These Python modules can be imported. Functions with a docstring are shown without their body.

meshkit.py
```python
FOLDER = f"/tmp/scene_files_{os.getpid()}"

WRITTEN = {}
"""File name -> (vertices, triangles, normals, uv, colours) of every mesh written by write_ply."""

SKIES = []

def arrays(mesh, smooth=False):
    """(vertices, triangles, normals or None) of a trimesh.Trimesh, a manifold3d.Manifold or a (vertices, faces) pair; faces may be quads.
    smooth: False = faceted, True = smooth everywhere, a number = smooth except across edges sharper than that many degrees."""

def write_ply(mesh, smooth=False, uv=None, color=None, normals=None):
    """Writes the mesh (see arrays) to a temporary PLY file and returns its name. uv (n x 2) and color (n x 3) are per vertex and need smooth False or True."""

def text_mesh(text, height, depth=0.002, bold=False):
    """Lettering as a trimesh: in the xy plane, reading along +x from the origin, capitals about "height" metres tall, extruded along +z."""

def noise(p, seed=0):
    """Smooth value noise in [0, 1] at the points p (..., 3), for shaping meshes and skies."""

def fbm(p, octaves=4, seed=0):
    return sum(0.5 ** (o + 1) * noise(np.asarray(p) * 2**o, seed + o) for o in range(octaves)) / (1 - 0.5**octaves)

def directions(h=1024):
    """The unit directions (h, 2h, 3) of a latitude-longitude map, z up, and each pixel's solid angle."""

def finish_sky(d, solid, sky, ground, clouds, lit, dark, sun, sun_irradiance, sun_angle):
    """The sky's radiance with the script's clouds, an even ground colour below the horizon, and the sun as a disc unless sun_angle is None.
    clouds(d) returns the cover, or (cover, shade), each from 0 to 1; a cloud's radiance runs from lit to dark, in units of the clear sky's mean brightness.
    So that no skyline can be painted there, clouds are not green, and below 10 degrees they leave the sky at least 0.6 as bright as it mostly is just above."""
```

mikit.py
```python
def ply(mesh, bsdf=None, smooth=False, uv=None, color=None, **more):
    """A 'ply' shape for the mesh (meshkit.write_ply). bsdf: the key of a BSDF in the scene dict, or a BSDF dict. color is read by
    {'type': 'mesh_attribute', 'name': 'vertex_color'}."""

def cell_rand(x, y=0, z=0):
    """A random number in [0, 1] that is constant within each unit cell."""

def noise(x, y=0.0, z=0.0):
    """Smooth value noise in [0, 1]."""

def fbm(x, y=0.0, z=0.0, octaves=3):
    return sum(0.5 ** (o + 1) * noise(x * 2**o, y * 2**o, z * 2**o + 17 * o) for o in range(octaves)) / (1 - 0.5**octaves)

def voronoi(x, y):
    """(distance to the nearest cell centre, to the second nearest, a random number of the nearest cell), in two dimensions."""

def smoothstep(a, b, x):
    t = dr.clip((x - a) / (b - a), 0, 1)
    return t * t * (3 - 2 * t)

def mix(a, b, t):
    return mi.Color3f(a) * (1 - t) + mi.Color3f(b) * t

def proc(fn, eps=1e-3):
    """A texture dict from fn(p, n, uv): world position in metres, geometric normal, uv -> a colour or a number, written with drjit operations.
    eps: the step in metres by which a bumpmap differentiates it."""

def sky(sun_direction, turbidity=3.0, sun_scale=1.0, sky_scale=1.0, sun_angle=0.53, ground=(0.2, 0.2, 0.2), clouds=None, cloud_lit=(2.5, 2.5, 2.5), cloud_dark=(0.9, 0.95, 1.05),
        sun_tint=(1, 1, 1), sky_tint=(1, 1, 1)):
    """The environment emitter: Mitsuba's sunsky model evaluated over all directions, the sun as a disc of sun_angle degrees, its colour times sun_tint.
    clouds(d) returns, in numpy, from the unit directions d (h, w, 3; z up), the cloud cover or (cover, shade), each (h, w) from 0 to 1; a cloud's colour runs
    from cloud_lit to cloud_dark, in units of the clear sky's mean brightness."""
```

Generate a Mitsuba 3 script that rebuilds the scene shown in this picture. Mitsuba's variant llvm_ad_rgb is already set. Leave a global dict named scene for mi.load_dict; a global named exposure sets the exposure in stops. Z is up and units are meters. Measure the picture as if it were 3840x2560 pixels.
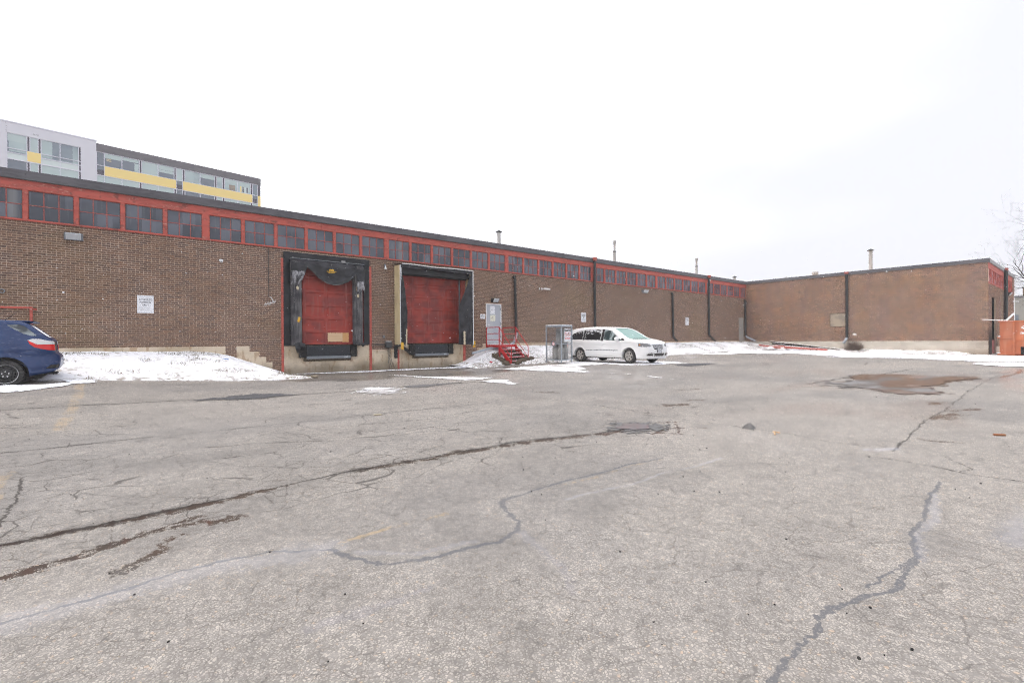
import math, random
import numpy as np
import trimesh
import manifold3d as m3
import drjit as dr
import mitsuba as mi
import mikit
import meshkit
from mikit import proc, noise, fbm, voronoi, cell_rand, smoothstep, mix
from shapely.geometry import Polygon, LineString, Point
from shapely import contains_xy

scene, labels = {'type': 'scene'}, {}
T = mi.ScalarTransform4f

# ------------------------------------------------------------------ camera
EYE = np.array([-44.4704745, -20.5958045, 1.13])
YAW, PITCH, ROLL = 0.885197638, -1.96483329e-03, -6.61688857e-03
_fw = np.array([math.cos(YAW) * math.cos(PITCH), math.sin(YAW) * math.cos(PITCH), math.sin(PITCH)])
_rt = np.array([math.sin(YAW), -math.cos(YAW), 0.0])
_up = np.cross(_rt, _fw)
_upr = -math.sin(ROLL) * _rt + math.cos(ROLL) * _up
scene['camera'] = {
    'type': 'perspective', 'fov_axis': 'x', 'fov': 93.2928, 'near_clip': 0.1, 'far_clip': 2000.0,
    'to_world': T().look_at(origin=EYE.tolist(), target=(EYE + _fw).tolist(), up=_upr.tolist()),
}

# ------------------------------------------------------------------ sky (overcast, light snowfall)
def cloud_fn(d):
    q = d * np.array([2.2, 2.2, 5.0])
    s = meshkit.fbm(q, 4, 3)
    az = d[..., 0] * .75 - d[..., 1] * .66
    shade = np.clip(0.52 + .7 * (s - 0.5) + .62 * az + .30 * (.6 - d[..., 2]), 0, 1)
    return np.ones(d.shape[:2]), shade

scene['sky'] = mikit.sky([-0.45, 0.25, 0.85], turbidity=4, sun_scale=0.12, sun_angle=24, clouds=cloud_fn,
                         cloud_lit=(2.5, 2.5, 2.56), cloud_dark=(1.48, 1.51, 1.65), ground=(0.4, 0.39, 0.38))
exposure = 2.38

# ------------------------------------------------------------------ helpers
CNT = {}
def numbered(name):
    n = CNT.get(name, 0); CNT[name] = n + 1
    return name if n == 0 else '%s_%03d' % (name, n)

def label(key, text=None, cat=None, group=None, kind=None):
    d = labels.setdefault(key, {})
    for k, v in (('label', text), ('category', cat), ('group', group), ('kind', kind)):
        if v: d[k] = v

def thing(name, text, cat, group=None):
    key = numbered(name); label(key, text, cat, group); return key

def put(parent, name, mesh, bsdf, smooth=False, to=None, text=None, kind=None):
    """one mesh = one entry; parent None for a top-level object"""
    key = numbered(parent + '__' + name if parent else name)
    d = mesh if isinstance(mesh, dict) else mikit.ply(mesh, bsdf, smooth=smooth)
    if to is not None: d = {**d, 'to_world': to}
    scene[key] = d
    if text or kind: label(key, text, kind=kind)
    return key

def solo(name, text, cat, mesh, bsdf, smooth=False, group=None, kind=None):
    key = put(None, name, mesh, bsdf, smooth); label(key, text, cat, group, kind); return key

def struct(name, text, mesh, bsdf, smooth=False):
    key = put(None, name, mesh, bsdf, smooth); label(key, text, None, None, 'structure'); return key

def cat(*ms):
    ms = [m for m in ms if m is not None]
    vs, fs, o = [], [], 0
    for m in ms:
        v, f = (m.vertices, m.faces) if hasattr(m, 'vertices') else m
        vs.append(np.asarray(v, float)); fs.append(np.asarray(f, int) + o); o += len(v)
    return trimesh.Trimesh(np.vstack(vs), np.vstack(fs), process=False)

_BF = np.array([[0, 2, 1], [0, 3, 2], [4, 5, 6], [4, 6, 7], [0, 1, 5], [0, 5, 4], [1, 2, 6], [1, 6, 5], [2, 3, 7], [2, 7, 6], [3, 0, 4], [3, 4, 7]])
def box(x0, x1, y0, y1, z0, z1):
    x0, x1 = min(x0, x1), max(x0, x1); y0, y1 = min(y0, y1), max(y0, y1); z0, z1 = min(z0, z1), max(z0, z1)
    v = [[x0, y0, z0], [x1, y0, z0], [x1, y1, z0], [x0, y1, z0], [x0, y0, z1], [x1, y0, z1], [x1, y1, z1], [x0, y1, z1]]
    return trimesh.Trimesh(np.array(v, float), _BF.copy(), process=False)

def rbox(x0, x1, y0, y1, z0, z1, r=0.01):
    """box with chamfered edges"""
    p = []
    for (a, b, c) in ((0, r, r), (r, 0, r), (r, r, 0)):
        for x in (x0 + a, x1 - a):
            for y in (y0 + b, y1 - b):
                for z in (z0 + c, z1 - c): p.append((x, y, z))
    m = m3.Manifold.hull_points(np.array(p)).to_mesh()
    return trimesh.Trimesh(m.vert_properties[:, :3], m.tri_verts, process=False)

def xf(m, M):
    m = m.copy(); m.apply_transform(M); return m
def move(m, x=0, y=0, z=0):
    m = m.copy(); m.vertices = m.vertices + np.array([x, y, z]); return m
def rotz(m, a, about=(0, 0, 0)):
    return xf(m, trimesh.transformations.rotation_matrix(a, [0, 0, 1], about))
def rot(m, a, ax, about=(0, 0, 0)):
    return xf(m, trimesh.transformations.rotation_matrix(a, ax, about))

def tube(pts, r, n=10, caps=True):
    p = np.asarray(pts, float); k = len(p); r = np.broadcast_to(r, (k,))
    t = np.gradient(p, axis=0); t /= np.linalg.norm(t, axis=1, keepdims=True) + 1e-12
    a = np.cross(t, np.where(np.abs(t[:, 2:]) < 0.9, [0, 0, 1.0], [1.0, 0, 0])); a /= np.linalg.norm(a, axis=1, keepdims=True) + 1e-12
    for i in range(1, k):
        if a[i] @ a[i - 1] < 0: a[i] = -a[i]
    b = np.cross(t, a); ang = np.arange(n) * 2 * np.pi / n
    v = p[:, None] + r[:, None, None] * (np.cos(ang)[None, :, None] * a[:, None] + np.sin(ang)[None, :, None] * b[:, None])
    v = v.reshape(-1, 3); i, j = np.meshgrid(np.arange(k - 1), np.arange(n), indexing='ij')
    q = np.stack([i * n + j, i * n + (j + 1) % n, (i + 1) * n + (j + 1) % n, (i + 1) * n + j], -1).reshape(-1, 4)
    f = np.vstack([q[:, [0, 1, 2]], q[:, [0, 2, 3]]])
    if caps:
        v = np.vstack([v, p[:1], p[-1:]]); s, e = len(v) - 2, len(v) - 1
        J = np.arange(n)
        f = np.vstack([f, np.stack([np.full(n, s), (J + 1) % n, J], 1), np.stack([np.full(n, e), (k - 1) * n + J, (k - 1) * n + (J + 1) % n], 1)])
    return trimesh.Trimesh(v, f, process=False)

def lathe(prof, n=24, axis='z', c=(0, 0, 0)):
    """prof: (radius, height) pairs"""
    m = trimesh.creation.revolve(np.asarray(prof, float), sections=n)
    if axis == 'y': m.apply_transform(trimesh.transformations.rotation_matrix(-math.pi / 2, [1, 0, 0]))
    if axis == 'x': m.apply_transform(trimesh.transformations.rotation_matrix(math.pi / 2, [0, 1, 0]))
    m.vertices = m.vertices + np.array(c); return m

def extr(poly, a, b, plane='xz'):
    """polygon in the given plane, extruded from a to b along the third axis"""
    if not isinstance(poly, Polygon): poly = Polygon(poly)
    m = trimesh.creation.extrude_polygon(poly, b - a, engine='earcut'); v = m.vertices.copy(); v[:, 2] += a
    f = m.faces.copy()
    if plane == 'xz': v = v[:, [0, 2, 1]]; f = f[:, ::-1]
    elif plane == 'yz': v = v[:, [2, 0, 1]]
    return trimesh.Trimesh(v, f, process=False)

def wall_text(txt, h, x, y, z, bold=False, width=None, center=True, depth=0.002):
    m = meshkit.text_mesh(txt, h, depth, bold); v = m.vertices.copy()
    if width: v[:, 0] *= width / (v[:, 0].max() - v[:, 0].min())
    if center: v[:, 0] -= (v[:, 0].max() + v[:, 0].min()) / 2
    v = np.stack([v[:, 0] + x, y - v[:, 2], v[:, 1] + z], 1)
    return trimesh.Trimesh(v, m.faces, process=False)

def sst(a, b, x):
    t = np.clip((np.asarray(x, float) - a) / (b - a), 0, 1); return t * t * (3 - 2 * t)
def ground_z(x, y):
    left = .20 * sst(-41.5, -46.5, x) * sst(-11, -4, y)
    dock = -.14 * sst(-6, -1.5, y) * sst(-42.5, -39.5, x) * (1 - sst(-31.5, -27, x))
    right = .20 * sst(-22, -10, x) * sst(-13, -3, y)
    return left + dock + right
def n2(x, y, s, seed=0, oc=3):
    return meshkit.fbm(np.stack([np.asarray(x) * s, np.asarray(y) * s, np.zeros_like(np.asarray(x, float)) + seed * 3.7], -1), oc, seed) - 0.5

def iso_mesh(field, x0, x1, y0, y1, d, lift, zf=ground_z):
    """sheet on the ground where field(x, y) > 0, with smooth outline (marching squares)"""
    xs, ys = np.arange(x0, x1 + d, d), np.arange(y0, y1 + d, d)
    X, Y = np.meshgrid(xs, ys, indexing='ij'); F = field(X, Y)
    tris = []
    def corner(i, j): return np.stack([X[i, j], Y[i, j], F[i, j]], -1)
    I, J = np.meshgrid(np.arange(len(xs) - 1), np.arange(len(ys) - 1), indexing='ij'); I, J = I.ravel(), J.ravel()
    for (di, dj) in (((0, 1, 1), (0, 0, 1)), ((0, 1, 0), (0, 1, 1))):
        P = np.stack([corner(I + di[k], J + dj[k]) for k in range(3)], 1)
        s = P[:, :, 2] > 0; c = s.sum(1)
        tris.append(P[c == 3][:, :, :2])
        for cnt in (1, 2):
            Q, S = P[c == cnt], s[c == cnt]
            if not len(Q): continue
            odd = np.argmax(S if cnt == 1 else ~S, axis=1); r = np.arange(len(Q))
            A, B, C = Q[r, odd], Q[r, (odd + 1) % 3], Q[r, (odd + 2) % 3]
            ab = A + (B - A) * (A[:, 2:] / (A[:, 2:] - B[:, 2:])); ac = A + (C - A) * (A[:, 2:] / (A[:, 2:] - C[:, 2:]))
            if cnt == 1: tris.append(np.stack([A, ab, ac], 1)[:, :, :2])
            else: tris.append(np.stack([ab, B, C], 1)[:, :, :2]); tris.append(np.stack([ab, C, ac], 1)[:, :, :2])
    t = np.concatenate(tris).reshape(-1, 2)
    if not len(t): return None
    key = np.round(t * 2e4).astype(np.int64); _, idx, inv = np.unique(key, axis=0, return_index=True, return_inverse=True)
    v = t[idx]; f = inv.reshape(-1, 3)
    a, b, c = v[f[:, 0]], v[f[:, 1]], v[f[:, 2]]
    ar = (b[:, 0] - a[:, 0]) * (c[:, 1] - a[:, 1]) - (b[:, 1] - a[:, 1]) * (c[:, 0] - a[:, 0])
    f = np.where(ar[:, None] < 0, f[:, ::-1], f)[np.abs(ar) > 1e-9]
    L = lift(v[:, 0], v[:, 1]) if callable(lift) else lift
    return trimesh.Trimesh(np.c_[v, zf(v[:, 0], v[:, 1]) + L], f, process=False)

def seg_dist(X, Y, pts):
    best = np.full(X.shape, 1e9)
    for (ax, ay), (bx, by) in zip(pts[:-1], pts[1:]):
        dx, dy = bx - ax, by - ay; t = np.clip(((X - ax) * dx + (Y - ay) * dy) / (dx * dx + dy * dy + 1e-12), 0, 1)
        best = np.minimum(best, np.hypot(X - ax - t * dx, Y - ay - t * dy))
    return best
def poly_sd(X, Y, pts):
    d = seg_dist(X, Y, list(pts) + [pts[0]])
    return np.where(contains_xy(Polygon(pts).buffer(0), X, Y), d, -d)
def line_sheet(pts, w, d=0.02, lift=0.004, rag=0.5, s=14, seed=0, pad=None, fine=0.0, fs=40):
    """irregular band along a polyline: crack, seam or worn paint"""
    p = np.array(pts); pad = pad or w * 2 + .06
    wob = lambda X, Y: (n2(X, Y, 1.7, seed + 5) * .25 + n2(X, Y, 6., seed + 9) * .06) * min(1, w * 12)
    def field(X, Y):
        dist = seg_dist(X + wob(X, Y), Y + wob(Y, X), pts)
        return w * (.5 + rag * 2 * n2(X, Y, s, seed) + (fine * 2 * n2(X, Y, fs, seed + 2, 2) if fine else 0)) - dist
    return iso_mesh(field, p[:, 0].min() - pad, p[:, 0].max() + pad, p[:, 1].min() - pad, p[:, 1].max() + pad, d, lift)
def poly_sheet(pts, d=0.04, lift=0.004, amp=0.2, s=3, seed=0, fine=0.0, fs=30, hole=None, bias=0.0):
    p = np.array(pts); pad = amp + .1
    def field(X, Y):
        f = poly_sd(X, Y, pts) + bias + amp * 2 * n2(X, Y, s, seed, 4) + (fine * 2 * n2(X, Y, fs, seed + 4) if fine else 0)
        return f if hole is None else np.minimum(f, -poly_sd(X, Y, hole) + .5 * n2(X, Y, 2.5, seed + 8, 3))
    return iso_mesh(field, p[:, 0].min() - pad, p[:, 0].max() + pad, p[:, 1].min() - pad, p[:, 1].max() + pad, d, lift)

# ------------------------------------------------------------------ materials
def pr(color, rough=0.6, **k):
    c = {'type': 'rgb', 'value': list(color)} if isinstance(color, (tuple, list)) else color
    return {'type': 'twosided', 'bsdf': {'type': 'principled', 'base_color': c, 'roughness': rough, **k}}
def bump(inner, fn, scale, eps=1e-3):
    return {'type': 'twosided', 'bsdf': {'type': 'bumpmap', 'arbitrary': proc(fn, eps), 'scale': scale, 'bsdf': inner}}

ROW0, COURSE, STR = 0.983, 0.0713, 0.2155
def brick_cell(p):
    s = p.x + p.y
    row = dr.floor((p.z - ROW0) / COURSE + 1e-3); odd = row - 2 * dr.floor(row / 2)
    r6 = row - 6 * dr.floor(row / 6); head = r6 > 4.5
    col = dr.select(head, dr.floor(s / (STR / 2)), dr.floor(s / STR + 0.5 * odd))
    return row, col
def brick_tone(p, base, warm, dark, stain, amount):
    row, col = brick_cell(p)
    r = cell_rand(col, row, 7); r2 = cell_rand(col, row, 11)
    c = mix(base, dark, smoothstep(.3, 1., r)); c = mix(c, warm, smoothstep(.55, 1., r2) * .7)
    big = fbm((p.x + p.y) * .35, p.z * .55, 4.2, 3)
    c = mix(c, stain, smoothstep(.52, .78, big) * amount * (.4 + .6 * cell_rand(col, row, 19)))
    return c
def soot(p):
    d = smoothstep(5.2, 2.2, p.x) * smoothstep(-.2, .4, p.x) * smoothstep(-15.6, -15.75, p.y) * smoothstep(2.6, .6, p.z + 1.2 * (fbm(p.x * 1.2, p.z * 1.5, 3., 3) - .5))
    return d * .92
def brick_dark_fn(p, n, uv):
    return brick_tone(p, (.160, .096, .070), (.205, .112, .071), (.108, .068, .055), (.155, .10, .046), .7)
def brick_red_fn(p, n, uv):
    c = brick_tone(p, (.236, .130, .088), (.345, .19, .11), (.108, .062, .050), (.220, .140, .085), .5)
    row, col = brick_cell(p); c = c * (.86 + .28 * cell_rand(row, 5., 2.))
    s = p.x + p.y; a = fbm(s * .5, p.z * .28, 14., 4); b = fbm(s * 2.6, p.z * .35, 17., 3)
    c = c * (.82 + .36 * a); c = mix(c, c * mi.Color3f(.86, .84, 1.02), smoothstep(.5, .68, b)); c = mix(c, c * mi.Color3f(1.12, 1.02, .86), smoothstep(.5, .7, fbm(s * .8, p.z * 1.1, 23., 3)))
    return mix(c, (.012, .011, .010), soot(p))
scene['brick_dark'] = pr(proc(brick_dark_fn), .8)
scene['brick_red'] = pr(proc(brick_red_fn), .8)
def mortar_fn(p, n, uv):
    g = fbm((p.x + p.y) * 1.1, p.z * 1.6, 9., 3); s = noise((p.x + p.y) * 40., p.z * 40., 2.)
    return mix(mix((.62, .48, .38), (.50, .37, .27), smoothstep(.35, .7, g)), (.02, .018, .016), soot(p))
scene['mortar'] = pr(proc(mortar_fn), .9)
def conc_fn(p, n, uv):
    s = p.x + p.y
    a = fbm(s * 1.3, p.z * 1.5, 3., 4); b = fbm(s * 9., p.z * 3., 5., 3); f = noise(s * 60., p.z * 60., p.y * 60.)
    c = mix((.66, .56, .43), (.50, .41, .29), smoothstep(.35, .7, a))
    c = mix(c, (.36, .22, .11), smoothstep(.57, .75, b) * .6)
    low = smoothstep(.35, -.1, p.z + .35 * (fbm(s * 3., p.z * 3., 1., 3) - .5))
    c = mix(c, (.12, .10, .075), low * .6)
    return c * (.86 + .25 * f)
scene['concrete'] = pr(proc(conc_fn), .85)
def block_fn(p, n, uv):
    s = p.x + p.y; a = fbm(s * .9, p.z * 2.2, 3., 4); f = noise(s * 70., p.z * 70., 1.)
    low = smoothstep(.45, .0, p.z + .4 * (a - .5)); r = cell_rand(dr.floor(p.y / .4), dr.floor(p.z / .2), 3)
    c = mix((.62, .58, .51), (.52, .48, .42), smoothstep(.3, .75, a)) * (.9 + .2 * r)
    return mix(c, (.30, .22, .13), low * .5) * (.9 + .2 * f)
scene['block'] = pr(proc(block_fn), .85)
def redpaint_fn(p, n, uv):
    s = p.x + p.y; a = fbm(s * 3., p.z * 12., 2., 4); b = noise(s * 25., p.z * 60., 4.)
    c = mix((.50, .105, .078), (.39, .082, .064), smoothstep(.35, .7, a))
    c = mix(c, (.56, .30, .24), smoothstep(.72, .9, a * .6 + b * .5) * .8)
    return mix(c, (.12, .05, .04), smoothstep(.70, .82, fbm(s * 7., p.z * 7., 8., 3)) * .6)
scene['red_paint'] = pr(proc(redpaint_fn), .6)
def reddoor_fn(p, n, uv):
    a = fbm(p.x * 2.5, p.z * 3.5, 7., 4); st = fbm(p.x * 14., p.z * 1.2, 3., 3)
    c = mix((.34, .044, .031), (.22, .036, .031), smoothstep(.3, .7, a))
    return mix(c, (.30, .12, .10), smoothstep(.58, .8, st) * .35)
scene['red_door'] = pr(proc(reddoor_fn), .55)
scene['red_rail'] = pr((.50, .018, .022), .4)
def fascia_fn(p, n, uv):
    s = p.x + p.y; a = fbm(s * .8, p.z * 4., 3., 4); b = fbm(s * 5., p.z * 30., 6., 3)
    return mix((.080, .078, .090), (.125, .122, .136), smoothstep(.3, .7, a * .6 + b * .4))
scene['fascia_grey'] = pr(proc(fascia_fn), .6)
scene['fascia_light'] = pr((.30, .30, .31), .6)
def pane_fn(p, n, uv):
    s = p.x + p.y; a = fbm(s * .9, p.z * 1.3, 2., 3); st = noise(s * 1.9, 0.5, 3.)
    streak = smoothstep(.62, .8, fbm(s * 22., p.z * 1.5, 7., 3))
    c = mix((.055, .063, .082), (.135, .150, .185), smoothstep(.3, .75, a * .6 + .4 * cell_rand(dr.floor((s + 41.83) / .3823), dr.floor((p.z - 4.885) / .445), 3.)))
    c = mix(c, (.26, .26, .26), smoothstep(.84, .95, st) * .55)
    return mix(c, (.16, .17, .18), streak * .4)
scene['pane'] = pr(proc(pane_fn), .12, specular=.55)
scene['broken_pane'] = pr(proc(lambda p, n, uv: mix((.25, .06, .06), (.45, .38, .42), smoothstep(.45, .55, fbm(p.x * 2.2, p.z * 3., 4., 3)))), .3)
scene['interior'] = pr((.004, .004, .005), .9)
def black_fn(p, n, uv):
    a = fbm(p.x * 5. + p.y * 3., p.z * 5., 2., 4); w = noise(p.x * 90., p.z * 90., p.y * 30.)
    return mix((.007, .008, .012), (.026, .028, .036), smoothstep(.35, .75, a)) * (.8 + .4 * w)
scene['black_fabric'] = pr(proc(black_fn), .45)
scene['black_board'] = pr(proc(lambda p, n, uv: mix((.004, .005, .008), (.012, .016, .023), smoothstep(.4, .8, fbm(p.x * 2., p.z * 4., 5., 4)))), .4)
def worn_fn(p, n, uv):
    st = fbm(p.x * 45. + p.y * 20., p.z * 1.6, 3., 3); a = fbm(p.x * 4., p.z * 3., 8., 3)
    return mix((.035, .035, .042), (.17, .165, .168), smoothstep(.3, .72, st * .55 + a * .45))
scene['worn_fabric'] = pr(proc(worn_fn), .8)
scene['torn_grey'] = pr(proc(lambda p, n, uv: mix((.10, .10, .11), (.34, .34, .36), smoothstep(.35, .7, fbm(p.x * 14., p.z * 7., 3., 3)))), .8)
scene['rubber'] = pr(proc(lambda p, n, uv: mix((.016, .016, .017), (.05, .048, .046), smoothstep(.45, .8, fbm(p.x * 12. + p.y * 12., p.z * 12., 3., 3)))), .8)
scene['black_paint'] = pr((.018, .019, .022), .35)
def plate_fn(p, n, uv):
    a = dr.abs(dr.sin((p.x + p.z) * 130.)) * dr.abs(dr.sin((p.x - p.z) * 130.))
    return mix((.016, .019, .025), (.07, .078, .092), smoothstep(.45, .8, a))
scene['tread_plate'] = pr(proc(plate_fn), .4, metallic=.4)
scene['grey_steel'] = pr((.19, .21, .235), .5)
scene['cream'] = pr(proc(lambda p, n, uv: mix((.68, .58, .36), (.55, .45, .26), smoothstep(.4, .75, fbm(p.y * 4. + p.x * 4., p.z * 1.4, 3., 4)))), .55)
scene['cream_wood'] = pr((.60, .52, .38), .7)
scene['yellow'] = pr((.72, .42, .05), .6)
scene['foam_yellow'] = pr((.60, .38, .12), .9)
scene['white_trim'] = pr((.70, .71, .73), .5)
scene['plywood'] = pr(proc(lambda p, n, uv: mix((.64, .42, .24), (.72, .54, .36), fbm(p.x * 3., p.z * 40., 1., 3))), .7)
scene['plywood_orange'] = pr(proc(lambda p, n, uv: mix((.60, .30, .11), (.66, .40, .19), fbm(p.x * 60., p.z * 4., 1., 3))), .7)
scene['boarding'] = pr(proc(lambda p, n, uv: mix((.40, .33, .25), (.24, .20, .17), smoothstep(.35, .75, fbm(p.y * 2.5, p.z * 2.5, 1., 4)))), .85)
scene['grey_door'] = pr(proc(lambda p, n, uv: mix((.40, .43, .48), (.47, .49, .52), smoothstep(.3, .7, fbm(p.x * 1.5, p.z * 1.2, 1., 3)))), .45)
scene['galvanised'] = pr(proc(lambda p, n, uv: mix((.34, .39, .45), (.47, .52, .57), voronoi(p.x * 25. + p.y * 25., p.z * 25.)[2])), .4, metallic=.35)
scene['wire'] = pr((.24, .26, .29), .5, metallic=.3)
scene['tank'] = pr(proc(lambda p, n, uv: mix((.36, .36, .35), (.27, .27, .27), smoothstep(.4, .7, fbm(p.x * 8. + p.y * 8., p.z * 8., 1., 3)))), .5)
scene['flue'] = pr(proc(lambda p, n, uv: mix(mix((.52, .51, .50), (.36, .34, .32), smoothstep(.35, .7, fbm(p.x * 6., p.z * 2., p.y * 6., 3))), (.30, .15, .06), smoothstep(.60, .75, fbm(p.x * 9., p.z * 1.3, p.y * 5., 3)) * .8)), .55)
scene['dark_metal'] = pr((.06, .062, .066), .5)
scene['white_plastic'] = pr((.78, .79, .80), .4)
scene['lamp_glass'] = pr((.50, .53, .56), .15)
scene['sign_white'] = pr((.80, .82, .86), .45)
scene['sign_cream'] = pr((.74, .74, .62), .6)
scene['ink'] = pr((.025, .027, .035), .6)
scene['ink_grey'] = pr((.38, .39, .42), .6)
scene['sign_red'] = pr((.60, .045, .035), .5)
scene['snow_thin'] = pr(proc(lambda p, n, uv: mix((.38, .37, .37), (.85, .865, .90), smoothstep(.38, .64, fbm(p.x * 2.6, p.y * 2.6, 4., 4) + .25 * (noise(p.x * 24., p.y * 24.) - .5)))), .9)
scene['snow'] = pr(proc(lambda p, n, uv: mix((.86, .875, .91), (.80, .82, .87), fbm(p.x * 5., p.y * 5., p.z * 5., 3))), .9)
def bank_fn(p, n, uv):
    a = fbm(p.x * 9., p.y * 9. + p.z * 9., 2., 3); b = fbm(p.x * .9, p.y * 1.4, 5., 3)
    t = smoothstep(.62, .74, a * .72 + b * .34)
    toe = smoothstep(.13, .0, p.z - .16 * smoothstep(-41., -46., p.x)) * smoothstep(.48, .62, a)
    c = mix((.87, .88, .91), (.40, .37, .32), t * .7)
    return mix(c, (.17, .13, .09), toe * .7)
scene['bank_snow'] = bump(pr(proc(bank_fn), .9)['bsdf'], lambda p, n, uv: fbm(p.x * 16., p.y * 16., p.z * 16., 3), .035, 4e-3)
scene['grass'] = pr(proc(lambda p, n, uv: mix((.20, .16, .09), (.10, .08, .05), noise(p.x * 9., p.y * 9.))), .9)
scene['soil'] = pr(proc(lambda p, n, uv: mix((.055, .042, .03), (.14, .11, .08), fbm(p.x * 14., p.y * 14., p.z * 14., 3))), .95)
def stones(p):
    d1, d2, r = voronoi(p.x * 88. + 1.3 * noise(p.x * 37., p.y * 37.), p.y * 88. + 1.3 * noise(p.y * 35., p.x * 39.))
    return d1, d2, r
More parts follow.
